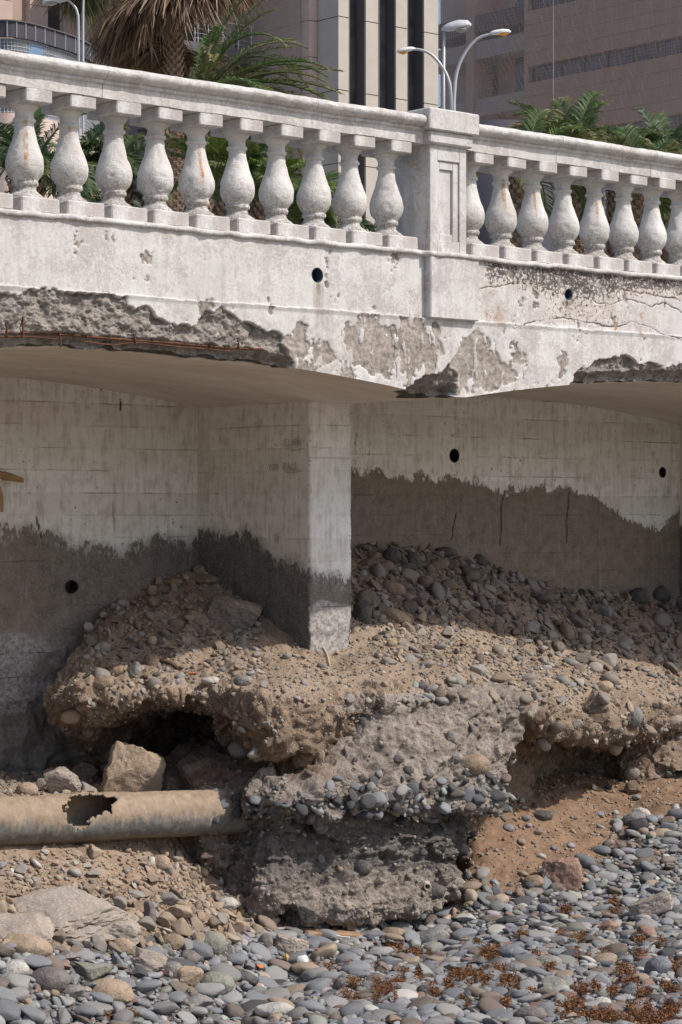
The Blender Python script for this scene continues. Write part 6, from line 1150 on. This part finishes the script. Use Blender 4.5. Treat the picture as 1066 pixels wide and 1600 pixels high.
def netting(label, X, y0, y1, z0, z1, lines, parent_ropes=True):
    yy, zz = np.meshgrid(np.linspace(y0, y1, 220), np.linspace(z0, z1, 160)); P = np.stack([np.full_like(yy, X), yy, zz], -1)
    sag = np.hypot((yy - (y1 - 1.5)) / 6, (zz - z1 - 2) / 9); P[..., 0] += -.10 * vnoise(P, .35) - .11 * np.sin(sag * 34 + 2 * vnoise(P, .3)) * np.clip(1.3 - np.abs(yy - (y0 + y1) * .52) / (abs(y1 - y0) * .35), .12, 1) - .03 * fbm(P, 1.2, 3)
    o = ob('scaffold_netting', mesh('scaffold_netting', P - np.array([X, y0, z0]), gquads(160, 220), NET), None, (X, y0, z0)); return tag(o, label, 'netting')
netting('brown safety netting over the flank beside the balconies', xs0 - .3, YB + 1.6, YC, ZP + 8, ZP + 29, None)
bal = empty('balcony_block', (*atY(345, 200, YC)[:2], ZP), 'shaded block with a dark balcony and steel railing behind the young palm', 'building'); O2 = np.array(bal.location)
xa_, xb_ = xY(250, YC), xY(403, YC)
MB().box((xa_ - O2[0], YC + 1.6 - O2[1], 0), (xb_ - O2[0], YC + 2.2 - O2[1], 29)).ob('wall', BGREY, bal); zs_ = atY(345, 72, YC)[2] - ZP
for dz in (-6.2, -3.1, 0, 3.1): MB().box((xa_ - O2[0], YC - O2[1], zs_ + dz - .55), (xb_ - O2[0] - .02, YC + 1.6 - O2[1], zs_ + dz)).ob('balcony_slab', BGREY, bal)
for a, b, mt in ((362, 384, BLUEG), (340, 360, GLASS), (386, 400, CONCB), (316, 336, GLASS)):
    for dz in (-6.2, -3.1, 0, 3.1): MB().box((xY(a, YC) - O2[0], YC + 1.45 - O2[1], zs_ + dz + .05), (xY(b, YC) - O2[0], YC + 1.62 - O2[1], zs_ + dz + 2.3)).ob('balcony_door', mt, bal)
for k, uu in enumerate((306, 311, 327, 350, 374, 394)): MB().tube(np.array([[xY(uu, YC) - O2[0], YC + .06 - O2[1], zs_], [xY(uu, YC) - O2[0], YC + .06 - O2[1], zs_ + (1.05 if k > 1 else 2.6)]]), .03, 6).ob('railing_post', STEEL, bal)
for dz, r_ in ((1.05, .035), (.8, .012), (.6, .012), (.4, .012), (.2, .012)): MB().tube(np.array([[xY(306, YC) - O2[0], YC + .06 - O2[1], zs_ + dz], [xY(398, YC) - O2[0], YC + .06 - O2[1], zs_ + dz]]), r_, 6).ob('rail', STEEL, bal)
# the netted brown tower on the right
XR = xY(692, 78.0); tw = empty('brown_tower', (XR, 40, ZP), 'brown granite tower wrapped in netting, long dark window bands across its face', 'building'); O3 = np.array(tw.location)
def yX(u): return atX(u, 0, XR)[1]
def zX(u, v): return atX(u, v, XR)[2]
ya, yb_, yc_ = yX(1250), yX(819), yX(655)
tops = sorted([zX(823, 105), zX(823, 130), zX(823, 18), zX(823, -8), zX(1000, 188), zX(1000, 215)])
bands = [(tops[0] - .0, tops[1]), (tops[2], tops[3]), (tops[4], tops[5])]
segs = [(ZP, bands[0][0]), (bands[0][1], bands[1][0]), (bands[1][1], bands[2][0]), (bands[2][1], bands[2][1] + 4)]
for z0, z1 in segs:
    n = max(1, int(round((z1 - z0) / .75)))
    if z0 < 10: z0 = max(z0, z1 - 3); n = 4
    for k in range(n): MB().box((0, ya - O3[1], z0 + (z1 - z0) * k / n - ZP + .008), (.5, yb_ - O3[1], z0 + (z1 - z0) * (k + 1) / n - ZP - .008)).ob('cladding_course', BROWN, tw)
for z0, z1 in bands:
    MB().box((.28, ya - O3[1], z0 - ZP - .05), (.4, yb_ - .3 - O3[1], z1 - ZP + .05)).ob('window_band', GLASS, tw)
    for k in range(11): y = ya + (yb_ - ya) * (k + .5) / 11; MB().box((.2, y - .04 - O3[1], z0 - ZP), (.28, y + .04 - O3[1], z1 - ZP)).ob('mullion', BGREY, tw)
    MB().box((.0, yb_ - .3 - O3[1], z0 - ZP - .006), (.5, yb_ - O3[1], z1 - ZP + .006)).ob('jamb', BROWN, tw)
MB().box((.42, ya - O3[1], 0), (1, yb_ - O3[1], 30)).ob('core_wall', BGREY, tw)
# recessed bay with floor slabs between the two
MB().box((1.6, yb_ - O3[1], 0), (2.2, yc_ - O3[1], 30)).ob('bay_wall', BROWN, tw)
for uu, vv in ((760, 20), (760, 62), (760, 152)): z = zX(uu, vv) - ZP; MB().box((.1, yb_ + .02 - O3[1], z - .9), (1.58, yc_ - .02 - O3[1], z)).ob('floor_slab', CONCB if vv != 20 else BGREY, tw)
for a, b, va, vb in ((775, 790, 80, 140), (775, 790, -20, 30), (725, 745, 92, 140), (705, 720, 0, 40)): MB().box((1.45, yX(b) - O3[1], zX(780, vb) - ZP), (1.62, yX(a) - O3[1], zX(780, va) - ZP)).ob('window', GLASS, tw)
MB().box((.0, yX(740) - O3[1], 0), (1.58, yX(728) - O3[1], 30)).ob('bay_column', BROWN, tw)
nt2 = netting('wide dusty brown scaffold netting hung over the right tower', XR - .5, ya, yc_ - .3, zX(900, 230), ZP + 29, None)
m = MB(); P = np.array([atX(865, v, XR - .75) for v in (-20, 60, 120, 188)]) - np.array(nt2.location); m.tube(P, .022, 5); m.ob('rope', WPL, nt2, True)
cn = np.array([atD(u, 190, D) for u, D in ((600, 63), (680, 61), (740, 60.2), (790, 60), (850, 60.5), (910, 61.8), (970, 64.2), (1030, 68))]); cn = catmull(cn, 40, 0); O4 = cn[20].copy(); O4[2] = ZP; zc = atD(790, 187, 60)[2]
V = np.concatenate([np.c_[cn[:, :2], np.full(40, z)] for z in (ZP + 1, zc)]) - O4; me = mesh('slate_canopy', V, gquads(2, 40), SLATE); o = tag(ob('slate_canopy', me, None, O4), 'dark slate curved canopy behind the right hand palms', 'canopy'); sl2 = o.modifiers.new('depth', 'SOLIDIFY'); sl2.thickness = .6
# round fronted building on the left
pl = np.array([atD(u, 50, D) for u, D in ((-140, 63), (-60, 60.6), (0, 60), (40, 60.25), (80, 61.1), (122, 62.3), (150, 63.8), (170, 66), (178, 70))]); plan = catmull(pl, 65, 0)[:, :2]; O5 = np.array([*plan[30], ZP]); zt_ = atD(0, 31, 60)[2]
rb = empty('round_building', O5, 'low rounded building with dark panelled rim above bands of glass blocks', 'building')
nrm2 = np.gradient(plan, axis=0); nrm2 = np.stack([nrm2[:, 1], -nrm2[:, 0]], -1); nrm2 /= np.linalg.norm(nrm2, axis=1, keepdims=True)
def band(m, a, b, z0, z1, o0, o1):
    p = plan[a:b + 1]; nn = nrm2[a:b + 1]; k = len(p); R_ = np.stack([np.c_[p + nn * o1, np.full(k, z0)], np.c_[p + nn * o1, np.full(k, z1)], np.c_[p + nn * o0, np.full(k, z1)], np.c_[p + nn * o0, np.full(k, z0)]], 1) - O5; i = np.arange(4 * k).reshape(k, 4); j = np.roll(i, -1, 1)
    m.add(R_.reshape(-1, 3), np.stack([i[:-1], i[1:], j[1:], j[:-1]], -1).reshape(-1, 4)); m.F.setdefault(4, []).extend([i[:1] + m.n - 4 * k, i[-1:, ::-1] + m.n - 4 * k]); return m
gl_ = np.cumsum(np.r_[0, np.linalg.norm(np.diff(plan, axis=0), axis=1)])
for k in range(0, 60, 3):
    m = MB(); band(m, k, k + 3, zt_ - .44, zt_ - .03, -.1, .0); o = m.ob('rim_panel', SLATE, rb); 
    m = MB(); band(m, k, k + 3, zt_ - .03, zt_, -.1, .05); m.ob('rim_trim', BGREY, rb)
    p0 = plan[k] + nrm2[k] * .012; MB().tube(np.array([[*p0, zt_ - .44], [*p0, zt_ - .03]]) - O5, .02, 4).ob('joint_strip', CONCB, rb)
pu = proj(np.c_[plan, np.full(65, 14.5)])[0]; BLK = simple('glass_block_frame', (.50, .50, .50), .4, .05); BLKP = m_glass('glass_block_pane', (.10, .115, .13))
def kk(u): return int(np.argmin(np.abs(pu - u)))
for a, b, mt in ((-120, 52, BLKP), (52, 74, BLUEG), (74, 112, BLKP), (112, 160, BLKP)):
    ka, kb = kk(a), kk(b); m = MB(); band(m, ka, kb, zt_ - 2.4, zt_ - .46, -.25, -.12); g = m.ob('glazing', mt, rb)
    if mt is BLKP:
        m = MB(); ln = gl_[kb] - gl_[ka]; nb = max(2, int(round(ln / .095)))
        for q in range(nb + 1): s = gl_[ka] + ln * q / nb; p = np.array([np.interp(s, gl_, plan[:, 0]), np.interp(s, gl_, plan[:, 1])]); nn = nrm2[ka + int((kb - ka) * q / nb)]; p = p - nn * .11; m.tube(np.array([[*p, zt_ - 2.4], [*p, zt_ - .46]]) - O5, .009, 4)
        for q in range(21): m.tube(np.c_[plan[ka:kb + 1] - nrm2[ka:kb + 1] * .11, np.full(kb - ka + 1, zt_ - .46 - q * .095)] - O5, .009, 4)
        m.ob('glass_block_frame', BLK, g)['kind'] = 'stuff'
m = MB(); band(m, 0, 62, ZP, zt_ - 2.4, -.3, -.02); m.ob('base_wall', PINK, rb)
# pale pink tower filling the back on the left
YD = 76.0; pt_ = empty('pink_tower', (*atY(120, 100, YD)[:2], ZP), 'pale pink tower with dark vertical window strips behind the palms on the left', 'building'); O6 = np.array(pt_.location)
us = [-200, -60, -35, 20, 47, 75, 100, 140, 165, 205, 232, 330]
for k in range(len(us) - 1):
    a, b = xY(us[k], YD) - O6[0], xY(us[k + 1], YD) - O6[0]
    if k % 2: MB().box((a, YD + .35 - O6[1], 0), (b, YD + .6 - O6[1], 32)).ob('window_strip', GLASS if k % 4 == 1 else BROWN, pt_)
    else:
        for q in range(11): MB().box((a, YD - O6[1], q * 3 - .0 + .01), (b, YD + .8 - O6[1], q * 3 + 2.985)).ob('cladding_panel', PINK, pt_)
